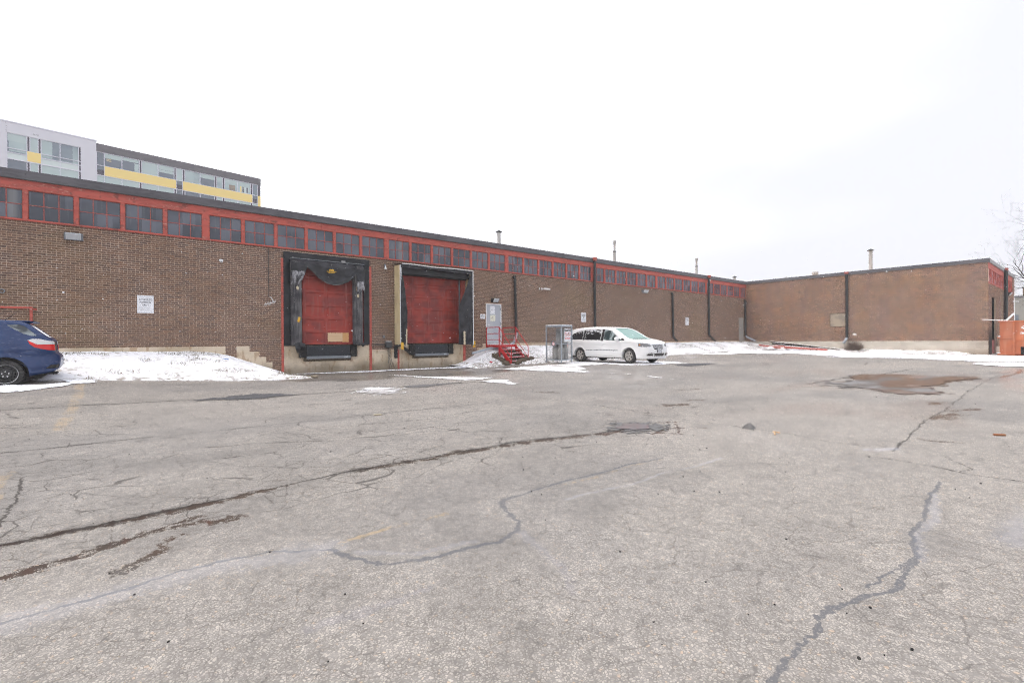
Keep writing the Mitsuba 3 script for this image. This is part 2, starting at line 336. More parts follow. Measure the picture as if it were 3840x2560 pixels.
# world-space courses of the joints, sealed cracks, wet streaks and old paint (metres)
JOINTS = [([(-48., -16.72), (-44.98, -16.7), (-44.11, -16.61), (-43.02, -16.45), (-42.28, -16.42), (-41.09, -16.45), (-40.23, -16.63), (-39.42, -16.77)], .018),
          ([(-48., -13.4), (-44.23, -13.36), (-42.42, -13.42), (-39.5, -13.5)], .013), ([(-48., -9.0), (-45.08, -9.08), (-42.9, -9.37), (-40.58, -9.79), (-38.98, -9.6), (-36.5, -9.74)], .03)]
CRACKS = [([(-45.06, -16.3), (-45.06, -15.57), (-45.07, -14.8)], .011), ([(-38.3, -16.2), (-38.25, -17.03), (-38.24, -17.71), (-38.29, -18.15), (-38.42, -18.78), (-38.37, -19.04)], .009),
          ([(-38.93, -19.0), (-38.89, -19.27), (-38.98, -19.89), (-38.9, -21.)], .010), ([(-38.48, -19.27), (-37.24, -19.16), (-36.44, -19.09), (-34.11, -19.01), (-31.25, -18.83), (-26.35, -18.65), (-21.11, -18.67)], .010),
          ([(-38.03, -13.62), (-38.12, -14.67), (-38.03, -15.09), (-38.17, -16.21)], .014), ([(-32.05, -14.85), (-31.8, -15.32), (-32.09, -16.1), (-31.73, -16.94), (-31.9, -18.2)], .022), ([(-31.23, -15.94), (-28.15, -15.91), (-25.91, -16.21), (-22.0, -16.24)], .035),
          ([(-38.91, -19.62), (-38.96, -19.82), (-38.75, -19.9), (-38.38, -19.66)], .006), ([(-43.78, -15.15), (-43.21, -15.19)], .012), ([(-42.2, -15.2), (-41.3, -15.0), (-40.6, -15.3), (-39.9, -15.1)], .009), ([(-41.3, -15.0), (-41.1, -15.6), (-40.6, -15.9)], .008),
          ([(-41.9, -14.2), (-41.0, -14.4), (-40.1, -14.2), (-39.2, -14.5)], .010), ([(-36., -13.2), (-35.2, -13.9), (-35.5, -15.0)], .016), ([(-26., -10.), (-22.5, -11.5), (-20.5, -10.2)], .03), ([(-24., -12.5), (-20., -14.2), (-17., -13.6)], .03), ([(-34., -10.5), (-33.2, -12.), (-33.6, -13.5)], .016)]
SEALS = [([(-43.58, -17.92), (-43.54, -18.11), (-43.45, -18.28), (-43.32, -18.35), (-43.19, -18.39), (-42.98, -18.41), (-42.79, -18.43), (-42.62, -18.37), (-42.52, -18.28), (-42.45, -18.04), (-42.4, -17.91), (-42.25, -17.89), (-41.72, -17.85), (-41.17, -17.89), (-40.43, -17.91)], .016),
         ([(-46, -17.76), (-44.46, -17.77), (-44.21, -17.72), (-43.82, -17.73), (-43.58, -17.92)], .011),
         ([(-43.4, -19.92), (-42.38, -19.9), (-42.29, -19.86), (-42.19, -19.87), (-41.9, -19.94), (-41.77, -19.99), (-41.44, -19.96), (-41.29, -19.96), (-40.75, -19.91), (-40.35, -19.86), (-39.46, -19.78)], .015), ([(-41.2, -19.95), (-41.57, -19.93), (-41.83, -19.91)], .008)]
FILMS = [([(-46.5, -17.83), (-44.46, -17.78), (-43.95, -17.79), (-43.60, -17.88)], .12), ([(-42.62, -18.40), (-42.74, -18.89), (-42.9, -19.1)], .030), ([(-43.5, -18.05), (-43.25, -18.3), (-42.9, -18.36)], .035), ([(-42.0, -18.2), (-41.2, -18.25), (-40.0, -18.3)], .018), ([(-41.3, -19.98), (-40.5, -19.93), (-39.9, -19.85)], .03), ([(-38.6, -19.1), (-38.3, -19.25)], .07), ([(-40.6, -20.3), (-38.8, -20.4)], .10), ([(-43.4, -18.62), (-43.9, -18.6)], .04)]
MUDS = [([(-45.6, -16.75), (-44.2, -16.66), (-43.4, -16.52)], .040), ([(-44.95, -17.22), (-44.51, -17.1), (-44.08, -16.9)], .045), ([(-44.46, -17.5), (-44.33, -17.4), (-44.22, -17.2)], .035), ([(-44.2, -17.0), (-43.9, -17.05)], .05),
        ([(-42.8, -16.46), (-41.4, -16.50), (-40.23, -16.68), (-39.4, -16.85)], .055), ([(-39.7, -16.72), (-39.34, -17.23), (-39.25, -17.4)], .018), ([(-39.5, -17.15), (-39.0, -17.1), (-38.64, -17.4)], .018), ([(-39.25, -17.35), (-38.7, -17.0)], .014),
        ([(-35.6, -19.12), (-34.9, -19.18)], .12), ([(-33.8, -18.75), (-33.4, -18.75)], .10), ([(-37.54, -19.35), (-37.44, -19.65)], .05), ([(-34.54, -19.11), (-33.95, -19.33)], .06), ([(-25.37, -18.8), (-22.5, -18.9), (-20.3, -18.8)], .07),
        ([(-37.4, -12.8), (-37.1, -13.1)], .07), ([(-34.5, -12.9), (-34.1, -13.0)], .09), ([(-34.7, -14.55), (-34.2, -14.8)], .06), ([(-37.3, -15.8), (-36.9, -15.95)], .09), ([(-36.3, -15.7), (-36.0, -15.9)], .06), ([(-38.75, -16.75), (-38.55, -16.9)], .05)]
YELLOW = [([(-45.18, -3.9), (-45.12, -5.88), (-45.06, -9.76), (-45.05, -11.9)], .085), ([(-43.5, -17.86), (-42.78, -17.88)], .022), ([(-41.98, -17.93), (-40.43, -17.94)], .018), ([(-45.2, -14.5), (-45.2, -15.6)], .06)]
def near(qx, qy, lines, wmod, soft=.55):
    """1 on the lines, fading to 0 at their edges"""
    best = mi.Float(9.)
    for pts, w in lines:
        d2 = mi.Float(1e6)
        for (ax, ay), (bx, by) in zip(pts[:-1], pts[1:]):
            ex, ey = bx - ax, by - ay; il = 1. / (ex * ex + ey * ey)
            t = dr.clip(((qx - ax) * ex + (qy - ay) * ey) * il, 0, 1); ux, uy = qx - ax - t * ex, qy - ay - t * ey
            d2 = dr.minimum(d2, ux * ux + uy * uy)
        best = dr.minimum(best, dr.sqrt(d2) / w)
    return best / wmod
def warp(p):
    a = fbm(p.x * 2.2, p.y * 2.2, 1., 3) - .5; b = fbm(p.x * 2.2, p.y * 2.2, 7., 3) - .5; c = noise(p.x * 26., p.y * 26., 3.) - .5; e = noise(p.x * 26., p.y * 26., 9.) - .5
    return p.x + .10 * a + .018 * c, p.y + .10 * b + .018 * e
def asphalt_fn(p, n, uv):
    d1, d2, r = stones(p); qx, qy = warp(p)
    edge = smoothstep(.03, .26, d2 - d1) * smoothstep(.0, .14, .34 + .42 * cell_rand(r * 613., 5.) - d1)
    big = fbm(p.x * .33, p.y * .45, 3., 4); med = fbm(p.x * 2.1, p.y * 2.6, 8., 3)
    stone = mix((.225, .218, .21), (.42, .405, .385), r); stone = mix(stone, (.42, .33, .25), smoothstep(.93, 1., cell_rand(r * 977., 3.)) * .8)
    bind = mix((.168, .164, .161), (.23, .225, .222), med)
    lot = smoothstep(.36, .60, med * .55 + big * .45)
    c = mix(bind, stone, edge * (.5 + .5 * lot))
    c = c * mix((1.20, 1.155, 1.12), (1.31, 1.25, 1.19), smoothstep(.34, .64, big))
    c = c * (.88 + .24 * fbm(p.x * 13., p.y * 13., 2., 2)) * (.84 + .32 * noise(p.x * 36., p.y * 36., 5.))
    # tyre-worn darker lanes and dirt
    c = c * (1 - .08 * smoothstep(.52, .72, fbm(p.x * .18 + 4., p.y * 1.1, 15., 3)))
    # crazing at two scales
    cr = mi.Float(0.)
    for sc, sd, wd, lo in ((1.3, 1., .026, .30), (3.1, 6., .042, .33), (6.5, 11., .060, .42)):
        e1, e2, e3 = voronoi(p.x * sc + (.6) * fbm(p.x * sc * 1.6, p.y * sc * 1.6, sd, 3), p.y * sc * 1.15 + (.6) * fbm(p.x * sc * 1.5, p.y * sc * 1.7, sd + 5., 3))
        m = smoothstep(lo, lo + .14, fbm(p.x * .5, p.y * .6, 12. + sd, 3) + .13 * smoothstep(-34., -40., p.x) * smoothstep(-17.4, -16.4, p.y) - (.5 if sc < 2 else .05) * smoothstep(-16.9, -17.5, p.y)) * smoothstep(.22, .46, fbm(p.x * 4., p.y * 4., sd + 2., 2))
        cr = dr.maximum(cr, smoothstep(wd, wd * .25, e2 - e1) * m * (.9 if sc < 2 else .62 - .22 * smoothstep(-16.9, -17.5, p.y)))
    mu = mud_mask(p, qx, qy, edge * r); c = mix(c, mix((.080, .054, .033), (.054, .042, .032), med), mu * .9)
    wm = .35 + 1.5 * fbm(p.x * 5., p.y * 5., 4., 2)
    jo = smoothstep(1.15, .55, near(qx + .02 * (noise(p.x * 55., p.y * 55., 1.) - .5), qy + .02 * (noise(p.x * 55., p.y * 55., 4.) - .5), JOINTS + CRACKS, wm))
    halo = smoothstep(5.5, 1., near(qx, qy, JOINTS, wm)) * .35
    c = mix(c, (.050, .043, .038), dr.clip(dr.maximum(cr * .85, jo * .92), 0, 1)); c = c * (1 - halo * smoothstep(.35, .6, med))
    ta = .88 * smoothstep(1.15, .70, near(qx + .016 * (noise(p.x * 48., p.y * 48., 1.) - .5), qy + .016 * (noise(p.x * 48., p.y * 48., 4.) - .5), SEALS, .55 + .9 * noise(p.x * 7., p.y * 7., 5.))) * (.70 + .3 * (1 - edge * r))
    c = mix(c, mix((.110, .115, .132), (.165, .165, .175), med), ta)
    ye = smoothstep(1.1, .6, near(qx, qy, YELLOW, .8 + .5 * med)) * smoothstep(.40, .62, fbm(p.x * 7., p.y * 7., 31., 3) * .6 + noise(p.x * 60., p.y * 60., 3.) * .4 - .05 * smoothstep(-16., -17.5, p.y))
    c = mix(c, (.52, .37, .19), ye * .5)
    return mix(c, c * .42 + mi.Color3f(.012, .008, .004), apron(p))
def mud_mask(p, qx, qy, hgt):
    lv = 1.0 - near(qx, qy, MUDS, .7 + 1.7 * fbm(p.x * 4., p.y * 4., 14., 2)) - .75 * hgt + 1.1 * (noise(p.x * 34., p.y * 34., 8.) - .5) + 1.5 * (fbm(p.x * 8., p.y * 11., 28., 2) - .5)
    return smoothstep(.1, .45, lv)
def apron(p):
    d = near(p.x, p.y, [([(-38.6, -3.6), (-36., -4.1), (-33.3, -3.6)], 3.0)], 1.) + .75 * (fbm(p.x * .8, p.y * .8, 2., 4) - .5)
    return smoothstep(1.12, .96, d) * smoothstep(-.1, .1, p.x * 0. + 1.)
def wet_fn(p, n, uv):
    d1, d2, r = stones(p); qx, qy = warp(p); hgt = smoothstep(.03, .24, d2 - d1) * (.4 + .6 * r); nz = noise(p.x * 30., p.y * 30., 6.) - .5
    fl = smoothstep(.10, .40, 1.35 - near(qx, qy, FILMS, .5 + 1.0 * fbm(p.x * 3.5, p.y * 3.5, 24., 2)) - .75 * hgt + .9 * nz)
    mu = mud_mask(p, qx, qy, hgt)
    right = smoothstep(-41., -36., p.x); dampf = fbm(p.x * .7, p.y * 1.5, 41., 4)
    dm = smoothstep(.53, .66, dampf + .05 * right - .10 * hgt + .06 * nz) * (.06 + .55 * right) * (1 - .6 * hgt)
    return dr.clip(dr.maximum(dr.maximum(fl, mu * .8), dr.maximum(dm * .8, apron(p) * (.55 - .4 * hgt))), 0, 1)
def wetcol_fn(p, n, uv):
    return asphalt_fn(p, n, uv) * mi.Color3f(.80, .79, .82)
def asphalt_h(p, n, uv):
    d1, d2, r = stones(p)
    return smoothstep(.0, .45, d2 - d1) * (.5 + .5 * r)
_ac = proc(asphalt_fn)
scene['asphalt'] = {'type': 'blendbsdf', 'weight': proc(wet_fn),
    'bsdf_0': {'type': 'bumpmap', 'arbitrary': proc(asphalt_h, 2e-3), 'scale': .0032, 'bsdf': {'type': 'principled', 'base_color': _ac, 'roughness': .55, 'specular': .4}},
    'bsdf_1': {'type': 'principled', 'base_color': proc(wetcol_fn), 'roughness': .07, 'specular': .5}}
scene['far_ground'] = pr(proc(lambda p, n, uv: mix((.26, .25, .24), (.7, .71, .74), smoothstep(.5, .6, fbm(p.x * .05, p.y * .05, 1., 4)))), .9)
scene['crack'] = pr(proc(lambda p, n, uv: mix((.050, .040, .032), (.085, .066, .050), noise(p.x * 30., p.y * 30.))), .7)
scene['tar'] = pr(proc(lambda p, n, uv: mix((.125, .130, .150), (.180, .180, .190), fbm(p.x * 9., p.y * 9., 2., 3))), .42)
scene['patch'] = bump(pr(proc(lambda p, n, uv: mix((.045, .045, .052), (.11, .11, .115), voronoi(p.x * 40., p.y * 40.)[2])), .7)['bsdf'], lambda p, n, uv: voronoi(p.x * 40., p.y * 40.)[0], .008, 3e-3)
scene['patch_grey'] = pr(proc(lambda p, n, uv: mix((.095, .093, .095), (.17, .165, .165), voronoi(p.x * 45., p.y * 45.)[2])), .6)
scene['damp'] = pr(proc(lambda p, n, uv: mix((.055, .046, .038), (.115, .10, .085), fbm(p.x * 1.2, p.y * 2.4, 3., 4))), .36, specular=.5)
scene['water'] = pr(proc(lambda p, n, uv: mix((.20, .19, .20), (.25, .24, .245), fbm(p.x * 9., p.y * 9., 4., 3))), .05, specular=.5)
scene['mud_water'] = pr(proc(lambda p, n, uv: mix((.105, .058, .030), (.075, .050, .034), fbm(p.x * 6., p.y * 6., 3., 3))), .25, specular=.3)
scene['puddle_water'] = bump({'type': 'principled', 'base_color': proc(lambda p, n, uv: mix((.080, .068, .058), (.17, .165, .165), smoothstep(.5, .66, fbm(p.x * .5, p.y * 1.1, 3., 4)))), 'roughness': proc(lambda p, n, uv: .05 + .30 * smoothstep(.48, .60, fbm(p.x * .9, p.y * 1.6, 13., 4))), 'specular': .5}, lambda p, n, uv: fbm(p.x * 5., p.y * 9., 3., 3), .004, 6e-3)
scene['worn_yellow'] = pr(proc(lambda p, n, uv: mix((.40, .32, .22), (.50, .36, .20), fbm(p.x * 9., p.y * 9., 3., 3))), .7)
scene['bright_yellow'] = pr((.58, .42, .20), .7)
# vehicles
def vanpaint_fn(p, n, uv):
    d = smoothstep(.55, .2, p.z) * (.4 + .6 * fbm(p.x * 5., p.y * 5., p.z * 9., 3))
    return mix((.80, .81, .82), (.52, .49, .44), d * .55)
scene['van_white'] = pr(proc(vanpaint_fn), .3, clearcoat=.6, clearcoat_gloss=.9)
scene['van_snowy'] = pr((.88, .89, .91), .8)
scene['van_glass'] = pr(proc(lambda p, n, uv: mix((.012, .013, .017), (.66, .68, .72), smoothstep(.60, .66, fbm(p.y * 16., p.z * 16., p.x * 9., 3) * .62 + .30 * smoothstep(1.25, 1.62, p.z) + .04))), .15, specular=.5)
scene['frost_glass'] = pr(proc(lambda p, n, uv: mix((.17, .33, .30), (.29, .44, .41), fbm(p.x * 4., p.z * 6., p.y * 4., 3))), .35)
scene['side_glass'] = pr(proc(lambda p, n, uv: mix((.03, .05, .055), (.34, .41, .43), smoothstep(.42, .66, fbm(p.y * 5., p.z * 6., p.x * 5., 3)))), .2)
scene['chrome'] = pr((.75, .76, .78), .18, metallic=.9)
scene['alloy'] = pr((.58, .56, .53), .35, metallic=.5)
def bluepaint_fn(p, n, uv):
    streak = smoothstep(.60, .75, fbm(p.x * 10. + p.z * 4., p.z * 26., p.y * 4., 3))
    return mix(mix((.002, .019, .092), (.006, .038, .138), fbm(p.x * 3., p.z * 3., 2., 3)), (.22, .25, .36), streak * .16)
scene['car_blue'] = pr(proc(bluepaint_fn), .26, metallic=.25, clearcoat=1.0, clearcoat_gloss=.95)
scene['hatch_glass'] = pr(proc(lambda p, n, uv: mix((.05, .06, .07), (.30, .34, .36), smoothstep(.45, .7, fbm(p.x * 6., p.z * 9., p.y * 3., 3)))), .12)
scene['lens_red'] = pr((.62, .012, .012), .15, clearcoat=.8)
scene['lens_clear'] = pr((.62, .62, .63), .15, clearcoat=.8)
scene['lens_amber'] = pr((.66, .20, .06), .2)
scene['lamp_house'] = pr((.20, .21, .22), .2, clearcoat=.7)
scene['tyre'] = pr(proc(lambda p, n, uv: mix((.022, .022, .023), (.07, .068, .066), smoothstep(.4, .7, fbm(p.x * 25., p.z * 25., p.y * 25., 2)))), .85)
scene['steel_wheel'] = pr((.018, .019, .021), .35)
# background
scene['office_white'] = pr((.66, .66, .72), .7)
scene['office_dark'] = pr(proc(lambda p, n, uv: mix((.085, .08, .095), (.14, .13, .15), fbm(p.x * .7, p.z * 6., p.y * .7, 3))), .6)
scene['office_yellow'] = pr((.88, .68, .24), .6)
scene['office_frame'] = pr((.70, .70, .78), .5)
def oglass_fn(p, n, uv):
    r = cell_rand(dr.floor(p.x / 2.25), dr.floor(p.z / 3.6), 4); a = fbm(p.x * .5, p.z * .8, 2., 2)
    return mix((.20, .25, .30), (.42, .52, .53), smoothstep(.3, .7, r * .6 + a * .4))
scene['office_glass'] = pr(proc(oglass_fn), .12, specular=.5)
scene['office_blind'] = pr((.46, .56, .56), .3)
scene['office_spandrel'] = pr((.62, .70, .69), .35)
scene['office_dark_glass'] = pr((.15, .18, .225), .12, specular=.5)
scene['office_plum'] = pr((.065, .055, .085), .5)
scene['grey_block'] = pr(proc(lambda p, n, uv: mix((.34, .33, .30), (.27, .26, .24), fbm(p.x * .6, p.z * .9, p.y * .6, 3))), .9)
def dump_fn(p, n, uv):
    a = fbm(p.y * .8, p.z * .9, p.x, 3); st = fbm(p.y * 6., p.z * .5, 3., 2)
    c = mix((.52, .150, .055), (.38, .108, .045), smoothstep(.3, .7, a)); return mix(c, (.50, .24, .16), smoothstep(.58, .75, st) * .3)
scene['dumpster_orange'] = pr(proc(dump_fn), .6)
scene['bark'] = pr((.085, .07, .068), .9)
scene['twig'] = pr((.15, .105, .085), .9)
scene['roof'] = pr((.35, .35, .36), .9)

# ------------------------------------------------------------------ ground and its marks
def grid_mesh(xs, ys, zf, flip=False):
    X, Y = np.meshgrid(xs, ys, indexing='ij'); v = np.stack([X, Y, zf(X, Y)], -1).reshape(-1, 3); m = len(ys)
    i, j = np.meshgrid(np.arange(len(xs) - 1), np.arange(m - 1), indexing='ij'); a = (i * m + j).ravel()
    q = np.stack([a, a + m, a + m + 1, a + 1], 1)
    return trimesh.Trimesh(v, np.vstack([q[:, [0, 1, 2]], q[:, [0, 2, 3]]]), process=False)
xs = np.r_[-600, -300, -150, -90, np.arange(-64, -30, .25), np.arange(-30, 24, .5), 40, 70, 120, 200, 400, 700]
ys = np.r_[-600, -300, -150, -80, np.arange(-44, -24, 1.), np.arange(-24, .21, .25), 4, 20, 60, 120, 300, 700]
struct('asphalt_lot', 'worn grey asphalt parking lot with pale exposed stones and cracks', grid_mesh(xs, ys, ground_z), 'asphalt', True)

def mark(name, text, mesh, mat): return struct(name, text, mesh, mat)
mark('puddle', 'large shallow brown puddle in front of the far brick wing', poly_sheet([(-31.0, -16.08), (-29.62, -15.93), (-27.42, -15.85), (-26.0, -16.12), (-25.54, -17.15), (-25.38, -18.3), (-25.75, -18.53), (-27.97, -18.63), (-29.96, -18.6), (-31.74, -18.88), (-32.25, -18.55), (-32.35, -18.04), (-31.86, -17.41), (-31.54, -16.81)], .04, .012, .95, .75, 71, .7, 3.5, bias=-.25), 'puddle_water')
mark('puddle', 'pale shallow puddle in the broken asphalt at mid lot', poly_sheet([(-39.56, -16.68), (-39.26, -16.55), (-39.1, -16.66), (-39.12, -16.86), (-39.24, -16.99), (-39.5, -16.9)], .015, .014, .05, 5, 72, .04, 25), 'water')
mark('asphalt_patch', 'gravelly dark rim of broken asphalt round the pale puddle', poly_sheet([(-39.72, -16.7), (-39.26, -16.4), (-38.95, -16.6), (-38.9, -16.95), (-39.2, -17.15), (-39.6, -16.98)], .012, .007, .10, 6, 73, .30, 24), 'patch_grey')
mark('asphalt_patch', 'black cold patch on the left of the lot', poly_sheet([(-43.3, -9.45), (-42.96, -9.3), (-42.61, -9.07), (-42.17, -8.95), (-41.82, -9.2), (-41.5, -9.67), (-41.95, -9.85), (-42.38, -9.98), (-42.73, -9.79)], .02, .011, .10, 4, 74, .30, 22), 'patch')
mark('asphalt_patch', 'dark grey patch on the lot before the dark wet apron', poly_sheet([(-38.91, -9.39), (-38.61, -9.47), (-37.98, -9.53), (-37.2, -9.6), (-37.99, -9.84), (-38.66, -10.15), (-39.02, -9.97)], .025, .011, .12, 4, 75, .12, 15), 'patch_grey')
mark('asphalt_patch', 'oval black patch on the lot to the right of the van', poly_sheet([(-25.31, -8.58), (-23.95, -8.38), (-22.89, -8.9), (-23.2, -9.3), (-24.9, -9.71), (-25.9, -9.62), (-25.99, -9.18)], .04, .011, .10, 3, 76, .14, 12), 'patch')
S = [('snow_patch', 'fuzzy thin snow patch on the open asphalt', [(-40.3, -10.26), (-39.7, -9.3), (-39.46, -9.66), (-39.29, -10.2), (-39.77, -10.96), (-40.19, -10.87)], .22, 1.1, 4.5, .028),
     ('snow_patch', 'long snow streak before the second loading dock', [(-37.53, -5.54), (-37.17, -5.97), (-36.95, -7.08), (-36.53, -7.49), (-36.3, -8.04), (-35.65, -8.8), (-36.3, -9.23), (-36.81, -9.12), (-36.91, -8.36), (-37.2, -6.7)], .16, .25, 7, .03),
     ('snow_patch', 'small bright snow patch nearest the open lot by the docks', [(-36.66, -9.68), (-36.1, -9.54), (-35.85, -9.86), (-36.1, -10.18), (-36.4, -11.01), (-36.62, -10.92), (-36.66, -10.4)], .14, .25, 7, .03),
     ('snow_patch', 'thin snow line at the foot of the dock wall', [(-39.2, -0.45), (-38.09, -0.6), (-37.24, -.7), (-36.39, -.8), (-35.15, -.75), (-33.25, -.8), (-32.01, -.8), (-31.3, -.6), (-31.2, -1.8), (-33.2, -1.3), (-34.8, -1.2), (-36.5, -1.3), (-38., -.9)], .20, .5, 6, .03),
     ('snow_patch', 'snow drift on the asphalt by the stairs and gas cage', [(-33.0, -5.6), (-32.3, -5.2), (-31.29, -4.9), (-29.83, -4.6), (-28.3, -4.6), (-26.2, -3.2), (-25.6, -4.2), (-27.2, -6.1), (-28.8, -6.2), (-31.12, -8.34), (-31.92, -9.2), (-32.27, -8.19), (-32.6, -6.6)], .45, .35, 3, .05),
     ('snow_patch', 'snow drift under and around the white van', [(-26.6, -2.7), (-24.43, -2.9), (-23.3, -4.3), (-22.9, -6.4), (-23.3, -8.0), (-25.9, -7.9), (-27.0, -7.2), (-26.64, -5.42)], .5, .35, 2.5, .05),
     ('snow_patch', 'narrow snow line across the middle of the lot', [(-31.81, -9.76), (-31.64, -10.78), (-32.35, -12.88), (-31.9, -12.0), (-31.48, -10.35)], .12, .3, 7, .035),
     ('snow_patch', 'broad white snow strip before the far brick wing', [(-14.5, -4.2), (-10., -3.4), (-5., -3.6), (-2., -5.), (-1.5, -10.5), (-2.6, -14.39), (-2.5, -15.8), (-2., -21.), (-9., -21.), (-12.5, -19.), (-12.61, -16.56), (-11.5, -14.58), (-11.03, -12.43), (-12.5, -11.0), (-9.9, -9.0), (-9.2, -7.66), (-11.5, -6.23), (-13.5, -5.47)], 1.5, .5, .9, .10),
     ('snow_patch', 'snow streaks lying right of the broad white strip', [(-18.06, -18.71), (-17.65, -17.54), (-14.94, -16.98), (-13.8, -17.6), (-13.2, -19.8), (-14.5, -21.5), (-18.5, -21.)], .7, .4, 1.8, .08),
     ('snow_patch', 'snow ring on the asphalt around the parked blue car', [(-50., -7.2), (-50., -4.0), (-46.5, -3.6), (-45.0, -3.75), (-44.9, -4.5), (-45.4, -5.6), (-45.9, -6.4), (-47., -7.1)], .25, .2, 3, .03),
     ('snow_patch', 'two thin snow lines at the left edge of the lot', [(-49.5, -9.85), (-46.2, -9.75), (-46.3, -9.95), (-49.5, -10.0)], .12, .2, 8, .02)]
HOLES = {5: [(-26.2, -7.0), (-24.0, -7.0), (-24.0, -3.0), (-26.2, -3.0)], 9: [(-52., -5.1), (-45.75, -5.1), (-45.3, -4.6), (-45.6, -3.9), (-52., -3.9)]}
for k, (nm, tx, pts, amp, fine, s, d) in enumerate(S):
    m = poly_sheet(pts, d, lambda x, y, k=k: .012 + .0006 * k + .010 * n2(x, y, 3, 3) , amp, s, 100 + k, fine * .5, 14, hole=HOLES.get(k))
    if m is not None: mark(nm, tx, m, 'snow_thin' if k in (0, 1, 2, 4, 6, 8, 10) else 'snow')

# ------------------------------------------------------------------ snow banks along the walls
def bank_left_z(x, y):
    x = np.asarray(x, float); y = np.asarray(y, float)
    toe = -3.9 - .7 * sst(-43.5, -40.5, x); t = np.clip(y / toe, 0, 1)
    flank = 1 - np.clip((x + 42.0 - .10 * t) / 2.75, 0, 1) ** 1.3
    h = (.86 - .05) * (1 - t ** 1.15) ** .9 * flank
    return ground_z(x, y) * (1 - .6 * (1 - t) * flank) + h + .07 * n2(x, y, 1.6, 2) * np.sqrt(np.clip(h * 4, 0, 1)) - .012 * (h < .015)
def bank_right_z(x, y):
    x = np.asarray(x, float); y = np.asarray(y, float)
    toe = -2.9 - .35 * np.sin(x * .9) + .5 * sst(-28.6, -29.6, x) - .3 * sst(-30., -31.2, x); t = np.clip(y / toe, 0, 1)
    flank = sst(-31.5, -28.9, x + .25 * t)
    h = .84 * (1 - t ** 1.2) ** .85 * flank
    h = h * (1 - .55 * np.exp(-((x + 28.85) / .75) ** 2) * sst(-.7, -1.6, y))
    return ground_z(x, y) * (1 - .7 * (1 - t)) + h + .10 * n2(x, y, 1.3, 8) * np.sqrt(np.clip(h * 4, 0, 1)) - .012 * (h < .015)
struct('snow_bank', 'snow covered grass bank against the brick wall at left', grid_mesh(np.arange(-62, -39.0, .11), np.arange(-5.4, .0, .09)[::1], bank_left_z), 'bank_snow', True)
struct('snow_bank', 'snow covered grass bank from the red stairs to the corner', grid_mesh(np.arange(-31.7, .0, .13), np.arange(-3.7, .0, .09), bank_right_z), 'bank_snow', True)
def verge_z(x, y):
    t = np.clip(-x / (1.1 + .3 * n2(x, y, .8, 4)), 0, 1)
    return ground_z(x, y) + .25 * (1 - t) * sst(-15.6, -13.5, y) + .05 * n2(x, y, 3, 5) * (1 - t) - .012 * (t >= 1)
struct('snow_verge', 'snowy dirt verge at the foot of the far wing', grid_mesh(np.arange(-1.6, .01, .1), np.arange(-15.7, -2.0, .12), verge_z), 'bank_snow', True)

# ------------------------------------------------------------------ brickwork
def brick_list(s0, s1, zmin, zmax, holes, joint=.0125, vj=.0095):
    out = []
    r0, r1 = math.floor((zmin - ROW0) / COURSE), math.ceil((zmax - ROW0) / COURSE)
    for r in range(r0, r1):
        za, zb = ROW0 + r * COURSE + joint / 2, ROW0 + (r + 1) * COURSE - joint / 2
        if za < zmin - .03 or zb > zmax + .03: continue
        head = r % 6 == 5; w = STR / 2 if head else STR; off = 0 if head else .5 * (r % 2) * STR
        spans = [(s0, s1)]
        for (a, b, c, d) in holes:
            if zb > c + .01 and za < d - .01:
                nx = []
                for (p, q) in spans:
                    if b <= p or a >= q: nx.append((p, q)); continue
                    if a > p: nx.append((p, a))
                    if b < q: nx.append((b, q))
                spans = nx
        for (p, q) in spans:
            for c in range(math.floor((p + off) / w), math.ceil((q + off) / w)):
                a, b = max(c * w - off + vj / 2, p + .004), min((c + 1) * w - off - vj / 2, q - .004)
                if b - a > .025: out.append((a, b, za, zb, head, b - a > w - vj - .002))
    return out
BF5 = _BF[[0, 1, 2, 3, 4, 5, 6, 7, 10, 11]]
def bricks_mesh(bl, place, depth=.02, rng=None):
    V = []
    for (a, b, z0, z1, *_r) in bl:
        e = rng.uniform(-.0025, .0025)
        V.append(place(a, b, z0, z1, e, depth))
    V = np.array(V); n = len(V)
    F = (BF5[None] + (np.arange(n) * 8)[:, None, None]).reshape(-1, 3)
    return trimesh.Trimesh(V.reshape(-1, 3), F, process=False)
def place_x(yp, so):      # wall facing -y at y=yp ; s = x + so
    return lambda a, b, z0, z1, e, d: [[a - so, yp + e, z0], [b - so, yp + e, z0], [b - so, yp + d, z0], [a - so, yp + d, z0], [a - so, yp + e, z1], [b - so, yp + e, z1], [b - so, yp + d, z1], [a - so, yp + d, z1]]
def place_y(xp, so):      # wall facing -x at x=xp ; s = y + so
    return lambda a, b, z0, z1, e, d: [[xp + e, b - so, z0], [xp + e, a - so, z0], [xp + d, a - so, z0], [xp + d, b - so, z0], [xp + e, b - so, z1], [xp + e, a - so, z1], [xp + d, a - so, z1], [xp + d, b - so, z1]]
def pix(P):
    d = np.asarray(P, float) - EYE; z = d @ _fw; f = 1920 / math.tan(math.radians(93.2928 / 2))
    r = math.cos(ROLL) * _rt + math.sin(ROLL) * _up
    return 1920 + f * (d @ r) / z, 1280 - f * (d @ _upr) / z, z
